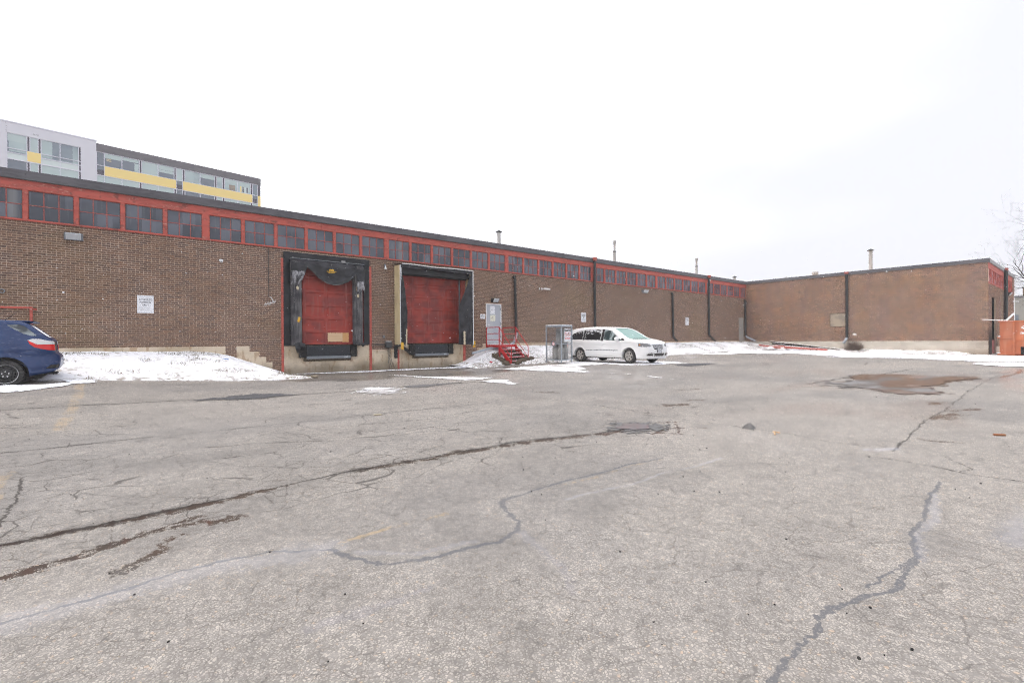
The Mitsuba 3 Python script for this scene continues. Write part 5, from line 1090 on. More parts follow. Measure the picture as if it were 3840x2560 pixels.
vcut('window_pillar', sw([(-1.525, 1.05), (-1.505, 1.61), (-1.66, 1.625), (-1.70, 1.06)]), 'black_paint')
vcut('sliding_door_window', sw([(-1.72, 1.09), (-1.68, 1.615), (-2.72, 1.61), (-2.74, 1.11)]), 'van_glass', text='tinted side window speckled with snow')
vcut('rear_pillar', sw([(-2.745, 1.10), (-2.725, 1.61), (-2.86, 1.60), (-2.90, 1.11)]), 'black_paint')
vcut('rear_side_window', sw([(-2.91, 1.12), (-2.87, 1.59), (-3.20, 1.56), (-3.62, 1.42), (-3.83, 1.14)]), 'van_glass', text='rear side window speckled with snow')
vcut('rear_window', prism_x([(-.72, 1.12), (.72, 1.12), (.60, 1.56), (-.60, 1.56)], -4.3, -3.6), 'van_glass')
for s in (-1, 1):
    hl = prism_x([(s * .50, .80), (s * .54, .90), (s * .72, .935), (s * 1.1, .95), (s * 1.1, .80), (s * .86, .765), (s * .6, .77)] if s > 0 else [(s * .50, .80), (s * .6, .77), (s * .86, .765), (s * 1.1, .80), (s * 1.1, .95), (s * .72, .935), (s * .54, .90)], .50, 1.1)
    vcut('headlight', hl, 'lamp_house')
vcut('grille', prism_x([(-.44, .90), (-.34, .665), (-.24, .64), (.24, .64), (.34, .665), (.44, .90)], .6, 1.1), 'black_paint')
for s in (-1, 1): vcut('fog_lamp_recess', prism_x(sorted([(s * .46, .36), (s * .42, .485), (s * .62, .50), (s * .74, .46), (s * .80, .37)], key=lambda p: math.atan2(p[1] - .43, p[0] - s * .6)), .55, 1.1), 'black_paint')
vcut('lower_grille', prism_x([(-.36, .34), (.36, .34), (.40, .475), (-.40, .475)], .6, 1.1), 'black_paint')
for s in (-1, 1): vcut('tail_light', prism_x([(s * .80, .75), (s * 1.1, .75), (s * 1.1, 1.2), (s * .78, 1.2)] if s > 0 else [(s * .78, 1.2), (s * 1.1, 1.2), (s * 1.1, .75), (s * .80, .75)], -4.4, -3.98), 'lens_red')
cab = B0
# thin shut lines
for p in ([(-.47, .34), (-.455, .34), (-.455, 1.04), (-.47, 1.04)], [(-1.60, .36), (-1.588, .36), (-1.588, 1.05), (-1.60, 1.05)], [(-1.6, .305), (-.46, .305), (-.46, .318), (-1.6, .318)]):
    cab = cab - (prism_y(p, -1.3, 1.3) - Bi)
roof_part = cab ^ m3.Manifold.cube([6, 3, 1], True).translate([-2.2, 0, 1.662 + .5])
put(VAN, 'body', tv(tm(cab - m3.Manifold.cube([6, 3, 1], True).translate([-2.2, 0, 1.662 + .5]))), 'van_white', 35)
put(VAN, 'roof', tv(tm(roof_part)), 'van_snowy', 35, text='van roof under a thin layer of snow')
for nm, m, mat, sm, tx in V_parts: put(VAN, nm, m, mat, sm, text=tx)
put(VAN, 'underbody', tv(rbox(-3.9, .75, -.80, .80, .20, .42, .05)), 'rubber')
for z in (.70, .745, .79, .835): put(VAN, 'grille_bar', tv(tm(solid(*nets(F - .004, gx, gy, gz)) ^ prism_x([(-.40, z), (.40, z), (.40, z + .016), (-.40, z + .016)], .6, 1.1))), 'chrome')
put(VAN, 'grille_crest', tv(tm(solid(*nets(F - .006, gx, gy, gz)) ^ prism_x([(-.45, .875), (.45, .875), (.46, .905), (-.46, .905)], .6, 1.1))), 'chrome', 30)
for s in (-1, 1):
    a, b = sorted((s * .40, s * .78)); put(VAN, 'bumper_trim', tv(tm(solid(*nets(F - .005, gx, gy, gz)) ^ prism_x([(a, .452), (b, .445), (b, .462), (a, .470)], .5, 1.1))), 'chrome')
    m = trimesh.creation.icosphere(subdivisions=2, radius=.055); 
    for yy, xx in ((.74, .74), (.60, .83)): put(VAN, 'lamp', tv(move(m, xx - .02, s * yy, .86)), 'lens_clear', True)
    m = trimesh.creation.icosphere(subdivisions=2, radius=.05); put(VAN, 'turn_signal', tv(move(m, .56, s * .885, .865)), 'lens_amber', True)
    mr = trimesh.creation.icosphere(subdivisions=3); mr.vertices *= [.08, .145, .105]; put(VAN, 'mirror', tv(move(mr, -.62, s * 1.08, 1.14)), 'van_white', True)
    put(VAN, 'mirror_arm', tv(tube([(-.58, s * .95, 1.07), (-.60, s * 1.04, 1.10)], .025, 8)), 'black_paint')
    for x, nm in ((-1.46, 'door_handle'), (-1.92, 'door_handle')): put(VAN, nm, tv(rbox(x - .11, x + .11, s * 1.0 - .018, s * 1.0 + .018, .915, .945, .010)), 'chrome' if False else 'van_white')
    put(VAN, 'side_moulding', tv(tm(solid(*nets(F - .012, gx, gy, gz)) ^ (prism_y([(-.60, .605), (-.64, .585), (-2.62, .595), (-2.66, .605), (-2.62, .622), (-.64, .62)], *sorted((s * .7, s * 1.3)))))), 'grey_steel')
    put(VAN, 'wiper', tv(tube([(-.06, s * .25 - .28, 1.155), (-.10, s * .25 + .26, 1.165)], .011, 6)), 'black_paint')
put(VAN, 'licence_plate', tv(rbox(.985, 1.0, -.15, .15, .52, .68, .003)), 'sign_white'); put(VAN, 'plate_frame', tv(cat(box(.98, 1.004, -.165, -.151, .505, .695), box(.98, 1.004, .151, .165, .505, .695), box(.98, 1.004, -.151, .151, .505, .519), box(.98, 1.004, -.151, .151, .681, .695))), 'dark_metal')
put(VAN, 'plate_marks', tv(cat(*[box(1.001, 1.0025, -.11 + i * .033, -.09 + i * .033, .56, .64) for i in range(7)])), 'ink_grey')
for wx, s, st in ((0, -1, -.10), (0, 1, -.10), (-3.08, -1, 0), (-3.08, 1, 0)): wheel(VAN, (wx, s * .83, .345), .345, .22, s, 'alloy', st, tv, .3 if wx == 0 else .9)

# ---- dark blue hatchback (local x forward from the rear axle)
HB = thing('hatchback', 'dark blue hatchback with black steel wheels parked at the left edge', 'car')
hth = math.radians(180 + 1.0); hh = np.array([math.cos(hth), math.sin(hth), 0]); hl_ = np.array([-hh[1], hh[0], 0])
HO = np.array([-46.43, -4.82, .125]) - hl_ * .87
HM = np.eye(4); HM[:3, 0] = hh; HM[:3, 1] = hl_; HM[:3, 3] = HO
th_ = lambda m: xf(m, HM)
h_side = [(-.42, .26), (-.78, .32), (-.875, .40), (-.915, .52), (-.915, .68), (-.87, .745), (-.81, .79), (-.80, .95), (-.785, 1.10), (-.68, 1.175), (-.50, 1.34), (-.34, 1.50), (-.12, 1.55), (.4, 1.575), (1.0, 1.56), (1.5, 1.48), (2.2, 1.08), (2.4, 1.02), (3.0, .90), (3.3, .76), (3.44, .55), (3.42, .30), (3.0, .22), (1.0, .20), (-.3, .22)]
def h_hw(X, Z):
    h = .885 - .30 * np.clip((X - 2.6) / .85, 0, 1) ** 2.2 - .30 * np.clip((-.38 - X) / .55, 0, 1) ** 2.4
    h = h - .34 * np.clip(Z - 1.00, 0, 1) - .16 * np.clip(.45 - Z, 0, 1) + .012 * np.exp(-((Z - .86) / .07) ** 2)
    h = h + .035 * np.exp(-((np.hypot(X, Z - .315) - .40) / .09) ** 2) + .03 * np.exp(-((np.hypot(X - 2.6, Z - .315) - .40) / .09) ** 2) - .02 * np.exp(-((Z - .70) / .12) ** 2)
    return h
vox2 = .02
HF, hx, hy, hz = body_field(h_side, h_hw, vox2, (-1.15, 3.6), 1.0, (.08, 1.70), .09)
H0 = solid(*nets(HF, hx, hy, hz)); Hi = solid(*nets(HF + .010, hx, hy, hz))
harch = lambda wx, r: prism_y([(wx + r * math.cos(a), .315 + r * math.sin(a)) for a in np.linspace(0, 2 * math.pi, 48, endpoint=False)], -1.4, 1.4)
hcut = (harch(0, .385) + harch(2.6, .385)) - m3.Manifold.cube([8, 1.0, 3], True).translate([1, 0, 1])
H0 = H0 - hcut; Hi = Hi - hcut
H_parts = []
def hcutp(name, pr_, mat, smooth=35, text=None, lvl=None):
    global H0
    pcs = ((lvl or Hi) ^ pr_).decompose(); H0 = H0 - pr_
    for pc in pcs:
        m = tm(pc)
        if len(m.faces) > 8: H_parts.append((name, th_(m), mat, smooth, text))
hs = lambda p, a=-1.3, b=1.3: prism_y(p, a, b) - m3.Manifold.cube([8, .9, 4], True).translate([1, 0, 1])
hq = [(-.03, 1.42), (-.02, 1.44), (-.20, 1.455), (-.30, 1.42), (-.52, 1.19), (-.42, 1.19), (-.28, 1.24), (-.15, 1.33)]
hcutp('quarter_window', hs(hq), 'hatch_glass', text='small rear quarter window dusted with snow')
hcutp('rear_window', prism_x([(-.60, 1.16), (.60, 1.16), (.54, 1.47), (-.54, 1.47)], -1.1, -.25), 'van_snowy', text='rear window covered with snow')
hcutp('side_window', hs([(.12, 1.10), (.10, 1.46), (.85, 1.48), (.85, 1.08)]), 'hatch_glass'); hcutp('side_window', hs([(.92, 1.08), (.92, 1.48), (1.45, 1.42), (1.95, 1.08)]), 'hatch_glass')
hcutp('windshield', prism_x([(-.66, 1.06), (.66, 1.06), (.54, 1.47), (-.54, 1.47)], 1.35, 2.5), 'frost_glass')
tl_c = [(-.36, 1.085), (-.44, 1.12), (-.56, 1.115), (-.68, 1.08), (-.95, 1.03), (-.95, .985), (-.60, .985), (-.52, .985), (-.45, 1.03)]
tl_r = [(-.36, 1.085), (-.45, 1.03), (-.52, .985), (-.60, .985), (-.95, .985), (-.95, .845), (-.74, .845), (-.60, .88), (-.48, .92), (-.40, .99)]
notchm = m3.Manifold.cube([4, 1.06, 4], True).translate([-1.5, 0, 1])
Ho = solid(*nets(HF - .006, hx, hy, hz))
hcutp('tail_light', prism_y(tl_r, -1.3, 1.3) - notchm, 'lens_red', lvl=Ho); hcutp('tail_light', prism_y(tl_c, -1.3, 1.3) - notchm, 'lens_clear', lvl=Ho, text='clear upper half of the tail light')
hcutp('hatch_panel', prism_x([(-.52, .84), (.52, .84), (.52, 1.05), (-.52, 1.05)], -1.2, -.6), 'black_paint')
hcutp('bumper_vent', (prism_y([(-1.0, .415), (-.66, .415), (-.74, .50), (-1.0, .525)], -1.3, 1.3) - m3.Manifold.cube([4, 1.16, 4], True).translate([-1.5, 0, 1])), 'rubber')
for p in ([(-.43, .75), (-.415, .75), (-.43, .82), (-.47, .86), (-.485, .855), (-.445, .815)], [(-.43, .75), (-.02, .655), (-.02, .667), (-.42, .764)], [(-.40, 1.19), (-.60, 1.10), (-.61, 1.112), (-.41, 1.202)]): H0 = H0 - (prism_y(p, -1.3, 1.3) - Hi)
fd_ = Polygon([(.02, .67), (-.18, .67), (-.19, .82), (.015, .825)]).buffer(-.03).buffer(.03); ring_ = fd_.difference(fd_.buffer(-.009))
H0 = H0 - (solid(*(lambda t: (t.vertices, t.faces))(trimesh.Trimesh(*(lambda e: (e.vertices, e.faces))(extr(ring_, -.1, 1.3, 'xz')), process=True))) - Hi)
put(HB, 'body', th_(tm(H0)), 'car_blue', 35)
for nm, m, mat, sm, tx in H_parts: put(HB, nm, m, mat, sm, text=tx)
put(HB, 'gap_liner', th_(tm(solid(*nets(HF + .016, hx, hy, hz)) - hcut)), 'black_paint', 35)
put(HB, 'spoiler', th_(trimesh.Trimesh(*(lambda m: (m.vert_properties[:, :3], m.tri_verts))(m3.Manifold.hull_points(np.array([(x, s * w, z) for s in (-1, 1) for (x, w, z) in ((-.08, .54, 1.555), (-.10, .56, 1.51), (-.43, .58, 1.54), (-.48, .55, 1.53), (-.42, .56, 1.505))])).to_mesh()), process=False)), 'car_blue', 30)
put(HB, 'antenna', th_(tube([(.10, 0, 1.565), (-.10, 0, 1.75)], [.010, .004], 6)), 'black_paint')
put(HB, 'rear_wiper', th_(tube([(-.70, .3, 1.185), (-.66, -.1, 1.22)], .012, 6)), 'black_paint')
put(HB, 'reflector', th_(rbox(-.74, -.68, .715, .755, .45, .52, .006)), 'lens_red')
put(HB, 'tow_cover', th_(rbox(-.86, -.6, .30, .66, .27, .33, .02)), 'rubber')
put(HB, 'underbody', th_(rbox(-.6, 3.1, -.72, .72, .17, .36, .05)), 'rubber')
for wx in (0, 2.6):
    for s in (1, -1): wheel(HB, (wx, s * .775, .315), .315, .20, s, 'steel', 0, th_)

# ------------------------------------------------------------------ office block behind the warehouse
OF = thing('office_block', 'modern white and charcoal office block with yellow panel bands behind the warehouse', 'office building')
oa = .111; OP = np.array([-56.475, 78.423, 0.])
def ob(s0, s1, t0, t1, z0, z1): return move(rotz(box(s0, s1, t0, t1, z0, z1), oa), *OP)
TOPW = 31.36; FL = 3.66
def op(name, s0, s1, z0, z1, mat, t0=.10, t1=.30, text=None): return put(OF, name, ob(s0, s1, t0, t1, z0, z1), mat, text=text)
put(OF, 'white_wall', cat(ob(-14, .02, 0, 20, 0, 32.85), ob(8.03, 9.78, 0, 20, 0, 32.85), ob(.02, 8.03, 0, 20, TOPW, 32.85), ob(.02, 8.03, .3, 20, 0, TOPW)), 'office_white', text='white rendered part of the office block')
put(OF, 'white_coping', ob(-14.1, 9.85, -.08, 20, 32.86, 33.02), 'office_frame'); put(OF, 'panel_joint', ob(-.02, .0, -.006, .05, TOPW, 32.85), 'office_plum')
put(OF, 'dark_wall', cat(ob(9.80, 33.87, .35, 18, 0, 32.5)), 'office_plum', text='charcoal part of the office block')
put(OF, 'dark_parapet', ob(9.80, 33.92, .02, 18, 31.33, 32.58), 'office_dark'); put(OF, 'dark_parapet_return', ob(33.86, 33.93, .0, 18, 31.3, 32.57), 'office_dark')
put(OF, 'end_pier', ob(33.42, 33.86, .06, .34, 10, 31.3), 'office_plum')
fb = .045
def pane_row(cols, z0, z1, kinds):
    for (a, b), k in zip(cols, kinds):
        k_ = {'g': 'office_glass', 'p': 'office_plum', 'd': 'office_dark_glass', 'b': 'office_blind', 's': 'office_spandrel'}[k]
        op('pane' if k in 'gdb' else 'panel', a + fb, b - fb, z0 + fb, z1 - fb, k_, .16, .29)
def frame_grid(ss, zs):
    ms = [ob(s - fb, s + fb, .06, .29, zs[0], zs[-1]) for s in ss] + [ob(ss[0] - fb, ss[-1] + fb, .065, .285, z - fb, z + fb) for z in zs]
    put(OF, 'window_frame', cat(*ms), 'office_frame')
wc = [(.05, 2.08), (2.08, 2.39), (2.39, 3.25), (3.25, 3.56), (3.56, 5.62), (5.62, 7.71), (7.71, 8.0)]
for f in range(3):
    t = TOPW - f * FL
    pane_row(wc, t - 2.17, t, 'gpbpggp' if f == 0 else 'dpbpbbp'); pane_row([wc[0], wc[4], wc[5]], t - 2.78, t - 2.17, 'ddd' if f else 'ggg'); pane_row([wc[0], wc[4], wc[5]], t - FL, t - 2.78, 'sss'); pane_row([wc[6]], t - FL, t - 2.17, 'p')
    op('yellow_panel', 2.08 + .03, 3.53, t - FL + .04, t - 2.17, 'office_yellow', .05, .28)
    if f == 0: frame_grid([.05, 2.08, 2.39, 3.25, 3.56, 5.62, 7.71, 8.0], [t - FL, t - 2.78, t - 2.17, t])
    else: frame_grid([.05, 2.08, 2.39, 3.25, 3.56, 5.62, 7.71, 8.0], [t - FL, t - 2.78, t - 2.17, t - .06])
    if f == 0: op('window_blind', .12, 2.02, t - 1.1, t - .08, 'office_blind', .155, .158)
dc = [(9.85, 10.75), (10.75, 12.95), (12.95, 15.2), (15.2, 15.52), (15.52, 17.74), (17.74, 19.99), (19.99, 20.29), (20.29, 21.23), (21.23, 21.56), (21.56, 23.86), (23.86, 26.12), (26.12, 26.47), (26.47, 27.40), (27.40, 27.74), (27.74, 29.92), (29.92, 32.12), (32.12, 32.45), (32.45, 33.39)]
for f in range(3):
    t = 31.3 - f * FL
    pane_row(dc, t - 2.08, t, 'dddpbdpbpgdpgpgbpg' if f == 0 else ('bbbpbbpdpddpbpbbpb' if f == 1 else 'dbdpbdpbpdbpbpdbpd'))
    for a, b in ((9.85, 10.75), (20.29, 21.23), (32.45, 33.39)): pane_row([(a, b)], t - 2.82, t - 2.08, 'd'); pane_row([(a, b)], t - FL + .05, t - 2.82, 'p')
    for a, b in ((10.78, 20.26), (21.26, 32.42)): op('yellow_panel', a, b, t - FL + .06, t - 2.12, 'office_yellow', .04, .28)
    op('yellow_panel', 33.40, 33.90, t - FL - 2.2, t - 2.06, 'office_yellow', .03, .28) if f == 0 else None
    frame_grid([9.83] + [b for a, b in dc], [t - FL + .02, t - 2.1, t])
    if f == 0:
        for a, b in ((10.8, 12.9), (13.0, 15.15), (17.8, 19.95), (20.35, 21.2), (23.9, 26.1), (26.5, 27.35), (27.8, 29.9)): op('window_blind', a + .03, b - .03, t - .55 - .25 * (a % 1), t - .06, 'office_blind', .15, .155)
        op('window_blind', 14.55, 15.13, t - 2.0, t - .7, 'office_blind', .15, .155); op('window_blind', 17.82, 19.93, t - 1.25, t - .8, 'office_blind', .15, .155)
        op('box_in_window', 28.5, 29.5, t - 2.0, t - 1.0, 'boarding', .150, .157)
        for k_, (a, mt) in enumerate(((30.35, 'office_yellow'), (30.75, 'office_plum'), (31.1, 'office_spandrel'), (31.45, 'office_plum'))): op('hanging_cloth', a, a + .22, t - 1.95, t - .9, mt, .150, .157)
        for k_ in range(2): op('ceiling_lamp', 11.0 + .02 * k_, 11.6 + .02 * k_, t - .95 - .25 * k_, t - .83 - .25 * k_, 'cream', .150, .156)
put(OF, 'wall_vent', cat(ob(2.75, 2.95, -.01, .02, 31.72, 31.88), ob(3.1, 3.3, -.01, .02, 31.74, 31.9)), 'fascia_light')

# ------------------------------------------------------------------ far right: dumpster, grey building, bare tree, pole pile, bush
DP = thing('dumpster', 'orange steel roll off dumpster full of snowy scrap at the right edge', 'dumpster')
dx, dy0, dy1 = -2.70, -16.60, -22.2
put(DP, 'side_wall', box(dx, dx + .05, dy1, dy0, .12, 2.04), 'dumpster_orange'); put(DP, 'end_wall', cat(box(dx + .05, dx + 2.4, dy0 - .05, dy0, .12, 2.04), box(dx + .05, dx + 2.4, dy1, dy1 + .05, .12, 2.04)), 'dumpster_orange'); put(DP, 'far_wall', box(dx + 2.4, dx + 2.45, dy1, dy0, .12, 2.04), 'dumpster_orange')
put(DP, 'floor', box(dx + .05, dx + 2.4, dy1 + .05, dy0 - .05, .12, .2), 'dumpster_orange')
put(DP, 'top_rim', cat(rbox(dx - .05, dx + .08, dy1 - .05, dy0 + .05, 2.04, 2.13, .015), rbox(dx + 2.37, dx + 2.5, dy1 - .05, dy0 + .05, 2.04, 2.13, .015)), 'dumpster_orange')
for y in (-17.20, -18.3, -19.4, -20.5, -21.6): put(DP, 'rib', rbox(dx - .09, dx - .002, y - .05, y + .05, -.01 if y > -17.3 else .1, 2.04, .012), 'dumpster_orange')
put(DP, 'ledge', rbox(dx - .08, dx - .002, -17.14, dy0 + .10, 1.06, 1.16, .01), 'dumpster_orange'); put(DP, 'mid_rail', rbox(dx - .06, dx - .002, -22.2, -17.26, .90, .96, .01), 'dumpster_orange')
put(DP, 'bottom_rail', cat(rbox(dx - .06, dx - .002, -17.14, dy0 + .09, .06, .14, .01), box(dx + .2, dx + .4, dy1 + .2, dy0 - .3, -.02, .12), box(dx + 2., dx + 2.2, dy1 + .2, dy0 - .3, -.02, .12)), 'dumpster_orange')
put(DP, 'pocket', box(dx - .02, dx - .003, -18.2, -17.49, .08, .56), 'interior')
put(DP, 'snow_lip', cat(*[lump((dx - .08, dy0 + .02, 1.185), (.06, .07, .025), 3, 1), lump((dx - .05, dy0 + .05, .17), (.05, .09, .03), 4, 1)]), 'snow', True)
def dtext(m):  # local x -> -y, local z stays, facing -x
    v = m.vertices; return trimesh.Trimesh(np.stack([dx - .004 + v[:, 1] , -v[:, 0], v[:, 2]], -1), m.faces, process=False)
put(DP, 'white_emblem', dtext(cat(extr([(17.49, 1.70), (17.75, 1.52), (18.0, 1.70), (18.0, 1.715), (17.49, 1.715)], -.002, 0), extr([(17.50, 1.735), (17.62, 1.82), (17.64, 1.80), (17.56, 1.735)], -.002, 0), extr([(17.99, 1.735), (17.87, 1.82), (17.85, 1.80), (17.93, 1.735)], -.002, 0))), 'sign_white')
put(DP, 'label_box', dtext(cat(box(17.48, 18.1, -.002, 0, 1.425, 1.44), box(17.48, 18.1, -.002, 0, 1.31, 1.325), box(17.48, 17.495, -.002, 0, 1.325, 1.425), box(17.53, 17.63, -.002, 0, 1.345, 1.405))), 'sign_white')
sl = grid_mesh(np.linspace(dx + .1, dx + 2.35, 18), np.linspace(dy1 + .1, dy0 - .1, 40), lambda x, y: 2.12 + .16 * n2(x, y, 1.2, 3)); put(DP, 'snow_load', sl, 'snow', True)
solo('scrap_board', 'white snowy board sticking out of the dumpster to the left', 'board', rot(rbox(-.30, .30, -.55, .55, 0, .05, .006), .09, [1, 0, 0]).apply_translation((dx + .30, -16.35, 2.17)), 'van_snowy')
solo('scrap_board', 'white snowy board standing up on the dumpster', 'board', rot(rbox(-.02, .02, -.30, .30, 0, .09, .006), -.9, [1, 0, 0]).apply_translation((dx + .15, -17.05, 2.30)), 'van_snowy')
GB = thing('grey_building', 'low grey block building behind the bare tree at the right edge', 'building')
put(GB, 'wall', box(63.4, 100, -40, -11.95, -.5, 7.25), 'grey_block'); put(GB, 'parapet', box(63.3, 100, -40, -11.9, 7.25, 7.5), 'fascia_grey'); put(GB, 'window', box(63.32, 63.41, -12.35, -11.98, 3.6, 4.6), 'office_dark_glass'); put(GB, 'chimney', box(64.2, 65, -13.6, -12.75, 7.5, 8.75), 'brick_red'); put(GB, 'chimney_cap', box(64.1, 65.1, -13.7, -12.65, 8.75, 8.9), 'dark_metal')

TR = thing('bare_tree', 'bare leafless tree reaching in at the right edge behind the wing', 'tree')
def grow(seed):
    r = np.random.default_rng(seed); L, Tw = [], []
    base = np.array([24.2, -18.7, 0.]); trunk = [(24.2, -18.7, -.1), (24.15, -18.65, 2.2), (24.0, -18.5, 4.2), (23.9, -18.5, 6.0), (23.7, -18.4, 8.0)]
    def branch(p, d, ln, rad, lev):
        pts, q, dd = [p], p.copy(), d / np.linalg.norm(d); n = max(4, int(ln / .35))
        for i in range(n):
            dd = dd + r.normal(0, .10 + .03 * lev, 3) + np.array([0, 0, .035 if lev < 3 else .015]); dd /= np.linalg.norm(dd); q = q + dd * ln / n; pts.append(q.copy())
            if lev < 4 and i > 0 and r.random() < (.62 if lev < 2 else .70):
                side_ = np.cross(dd, r.normal(0, 1, 3)); side_ /= np.linalg.norm(side_); branch(q, dd * .75 + side_ * .75, ln * r.uniform(.34, .62), rad * (1 - i / n * .7) * .55, lev + 1)
        rr = np.linspace(rad, max(rad * .25, .004), len(pts)); (L if lev < 2 else Tw).append(tube(pts, rr, 6 if lev < 2 else 4, caps=False))
    for (p, d, ln, rd) in [((24.0, -18.5, 4.3), (-1.0, .95, .95), 6.6, .09), ((23.9, -18.5, 5.6), (-.95, .9, 1.35), 7.2, .09), ((23.9, -18.5, 5.0), (-1.2, 1.0, .42), 6.2, .08), ((23.8, -18.45, 7.0), (-.55, .55, 1.4), 6.0, .08), ((23.9, -18.5, 6.0), (.9, .4, 1.2), 5.5, .09), ((24.0, -18.5, 5.0), (.2, -1.0, 1.0), 5.5, .09), ((23.7, -18.4, 8.0), (.1, .3, 1.3), 4.5, .09), ((24.0, -18.5, 4.6), (-1.1, .6, .22), 5.2, .07)]:
        branch(np.array(p), np.array(d), ln * .88, rd, 0)
    return tube(trunk, [.30, .25, .22, .19, .13], 12), cat(*L), cat(*Tw)
tk, lm, tw = grow(11); put(TR, 'trunk', tk, 'bark', True); put(TR, 'branches', lm, 'bark', True, kind='stuff'); put(TR, 'crown', tw, 'bark', True, kind='stuff')

BU = thing('dead_bush', 'dry brown bush against the block base of the far wing', 'bush')
rb_ = np.random.default_rng(8); tws = []
for i in range(420):
    a = rb_.uniform(0, 2 * np.pi); h = rb_.uniform(.25, 1.0) * (.75 + .3 * math.sin(a * 2)); sp = rb_.uniform(.05, .62) * (1 + .25 * math.sin(a * 3 + 1)); c = np.array([-.42 + rb_.normal(0, .10), -8.42 + rb_.normal(0, .16), .12])
    e = c + np.array([math.cos(a) * sp * .7, math.sin(a) * sp, h * (1 - .35 * (sp / .62) ** 2)]); mid = (c + e) / 2 + np.array([math.cos(a) * .05, math.sin(a) * .05, .10]) + rb_.normal(0, .04, 3)
    tws.append(tube([c, mid, e, e + rb_.normal(0, .08, 3)], [.011, .009, .007, .005], 3, caps=False))
put(BU, 'twigs', cat(*tws), 'twig', kind='stuff')
solo('wall_patch', 'white peeling patch on the wing bricks above the bush', 'patch', trimesh.Trimesh(*(lambda e: (e.vertices[:, [1, 0, 2]] * [1, 1, 1], e.faces))(extr([(-8.52, 1.40), (-8.30, 1.34), (-8.22, 1.42), (-8.26, 1.52), (-8.45, 1.50)], -.012, -.004)), process=False), 'white_plastic')
def beam(p, q, w, h, mat, text, snow=True, nm='steel_beam', ctg='beam'):
    k = thing(nm, text, ctg); p, q = np.array(p, float), np.array(q, float); L = np.linalg.norm(q - p); d = (q - p) / L; sd = np.cross([0, 0, 1], d); sd /= np.linalg.norm(sd); up = np.cross(d, sd); M = np.eye(4); M[:3, 0] = d; M[:3, 1] = sd; M[:3, 2] = up; M[:3, 3] = p
    put(k, 'bar', xf(rbox(0, L, -w / 2, w / 2, -h, 0, .01), M), mat)
    if snow: put(k, 'snow_cap', xf(rbox(.05, L - .05, -w * .4, w * .4, .002, .03, .008), M), 'snow')
beam((-1.6, -2.66, .94), (-1.6, -7.85, .30), .16, .08, 'soil', 'long dark snow topped beam resting on the pole pile')
beam((-1.35, -2.82, .78), (-1.35, -6.2, .44), .2, .12, 'interior', 'black beam under the long dark beam in the pole pile')
beam((-2.2, -2.1, .68), (-2.2, -4.1, .40), .15, .13, 'red_paint', 'short red pole at the left of the pole pile', nm='red_pole', ctg='pole')
beam((-2.4, -4.20, .50), (-2.45, -7.25, .33), .16, .13, 'red_paint', 'long red pole in front of the pole pile', nm='red_pole', ctg='pole')
beam((-1.85, -3.2, .62), (-1.95, -6.3, .36), .12, .10, 'red_paint', 'red pole half hidden behind the front poles', nm='red_pole', ctg='pole')
solo('rubble_mound', 'snowy rubble under the left end of the pole pile', 'rubble', cat(*[lump((-2.0 + .3 * math.sin(i * 2.3), -2.4 - i * .32, .22 + .05 * math.sin(i)), (.35, .35, .22), i, 2) for i in range(9)]), 'bank_snow', True)

# ------------------------------------------------------------------ grass, litter, stones, falling snow
def blades(n, xr, yr, zf, hmin, hmax, seed, dens=None):
    r = np.random.default_rng(seed); x, y = r.uniform(*xr, n), r.uniform(*yr, n)
    if dens is not None: keep = r.random(n) < dens(x, y); x, y = x[keep], y[keep]
    n = len(x); z = zf(x, y); ok = z > ground_z(x, y) + .004; x, y, z = x[ok], y[ok], z[ok]; n = len(x)
    h = r.uniform(hmin, hmax, n); a = r.uniform(0, 2 * np.pi, n); w = r.uniform(.006, .014, n); ln = r.uniform(.3, 1.0, n) * h
    b = np.stack([x, y, z - .01], -1); dv = np.stack([np.cos(a), np.sin(a), 0 * a], -1); sv = np.stack([-np.sin(a), np.cos(a), 0 * a], -1)
    V = np.stack([b - sv * w[:, None], b + sv * w[:, None], b + dv * ln[:, None] + np.array([0, 0, 1.]) * h[:, None] * .8], 1).reshape(-1, 3)
    return trimesh.Trimesh(V, np.arange(n * 3).reshape(-1, 3), process=False)
cl = lambda s, sd, th: (lambda x, y: sst(th, th + .14, n2(x, y, s, sd) + .5))
solo('dry_grass', 'dry grass tips poking through the snow of the left bank', 'grass', blades(26000, (-52, -39.3), (-5.0, -.1), bank_left_z, .02, .085, 1, cl(1.6, 3, .50)), 'grass', kind='stuff')
solo('dry_grass', 'dry grass tips poking through the snow of the long right bank', 'grass', blades(30000, (-31.4, -.3), (-3.4, -.1), bank_right_z, .02, .10, 2, cl(1.1, 6, .48)), 'grass', kind='stuff')
solo('dry_grass', 'dark weeds along the foot of the far wing', 'weeds', blades(6000, (-1.3, -.05), (-15.4, -2.2), verge_z, .03, .13, 3, cl(1.5, 9, .45)), 'grass', kind='stuff')
rq = np.random.default_rng(31); sl_ = []
for i in range(130):
    x, y = rq.uniform(-29.7, -28.0), rq.uniform(-2.25, -.9); r_ = rq.uniform(.05, .17); sl_.append(lump((x, y, float(bank_right_z(x, y)) + r_ * .1), (r_, r_, r_ * .6), i + 20, 1))
solo('soil_clods', 'bare dark soil clods under the red stairs', 'soil', cat(*sl_), 'soil', True, kind='stuff')
solo('dead_leaves', 'brown leaves and litter around the foot of the stairs', 'leaves', blades(1600, (-30.2, -27.4), (-2.9, -.9), bank_right_z, .02, .07, 5), 'soil', kind='stuff')
solo('litter_scrap', 'blue plastic scrap on the left snow bank', 'litter', rbox(-41.75, -41.45, -1.28, -1.14, .535, .575, .01).apply_transform(trimesh.transformations.rotation_matrix(.12, [0, 1, 0], (-41.6, -1.2, .55))), pr((.04, .17, .48), .4))
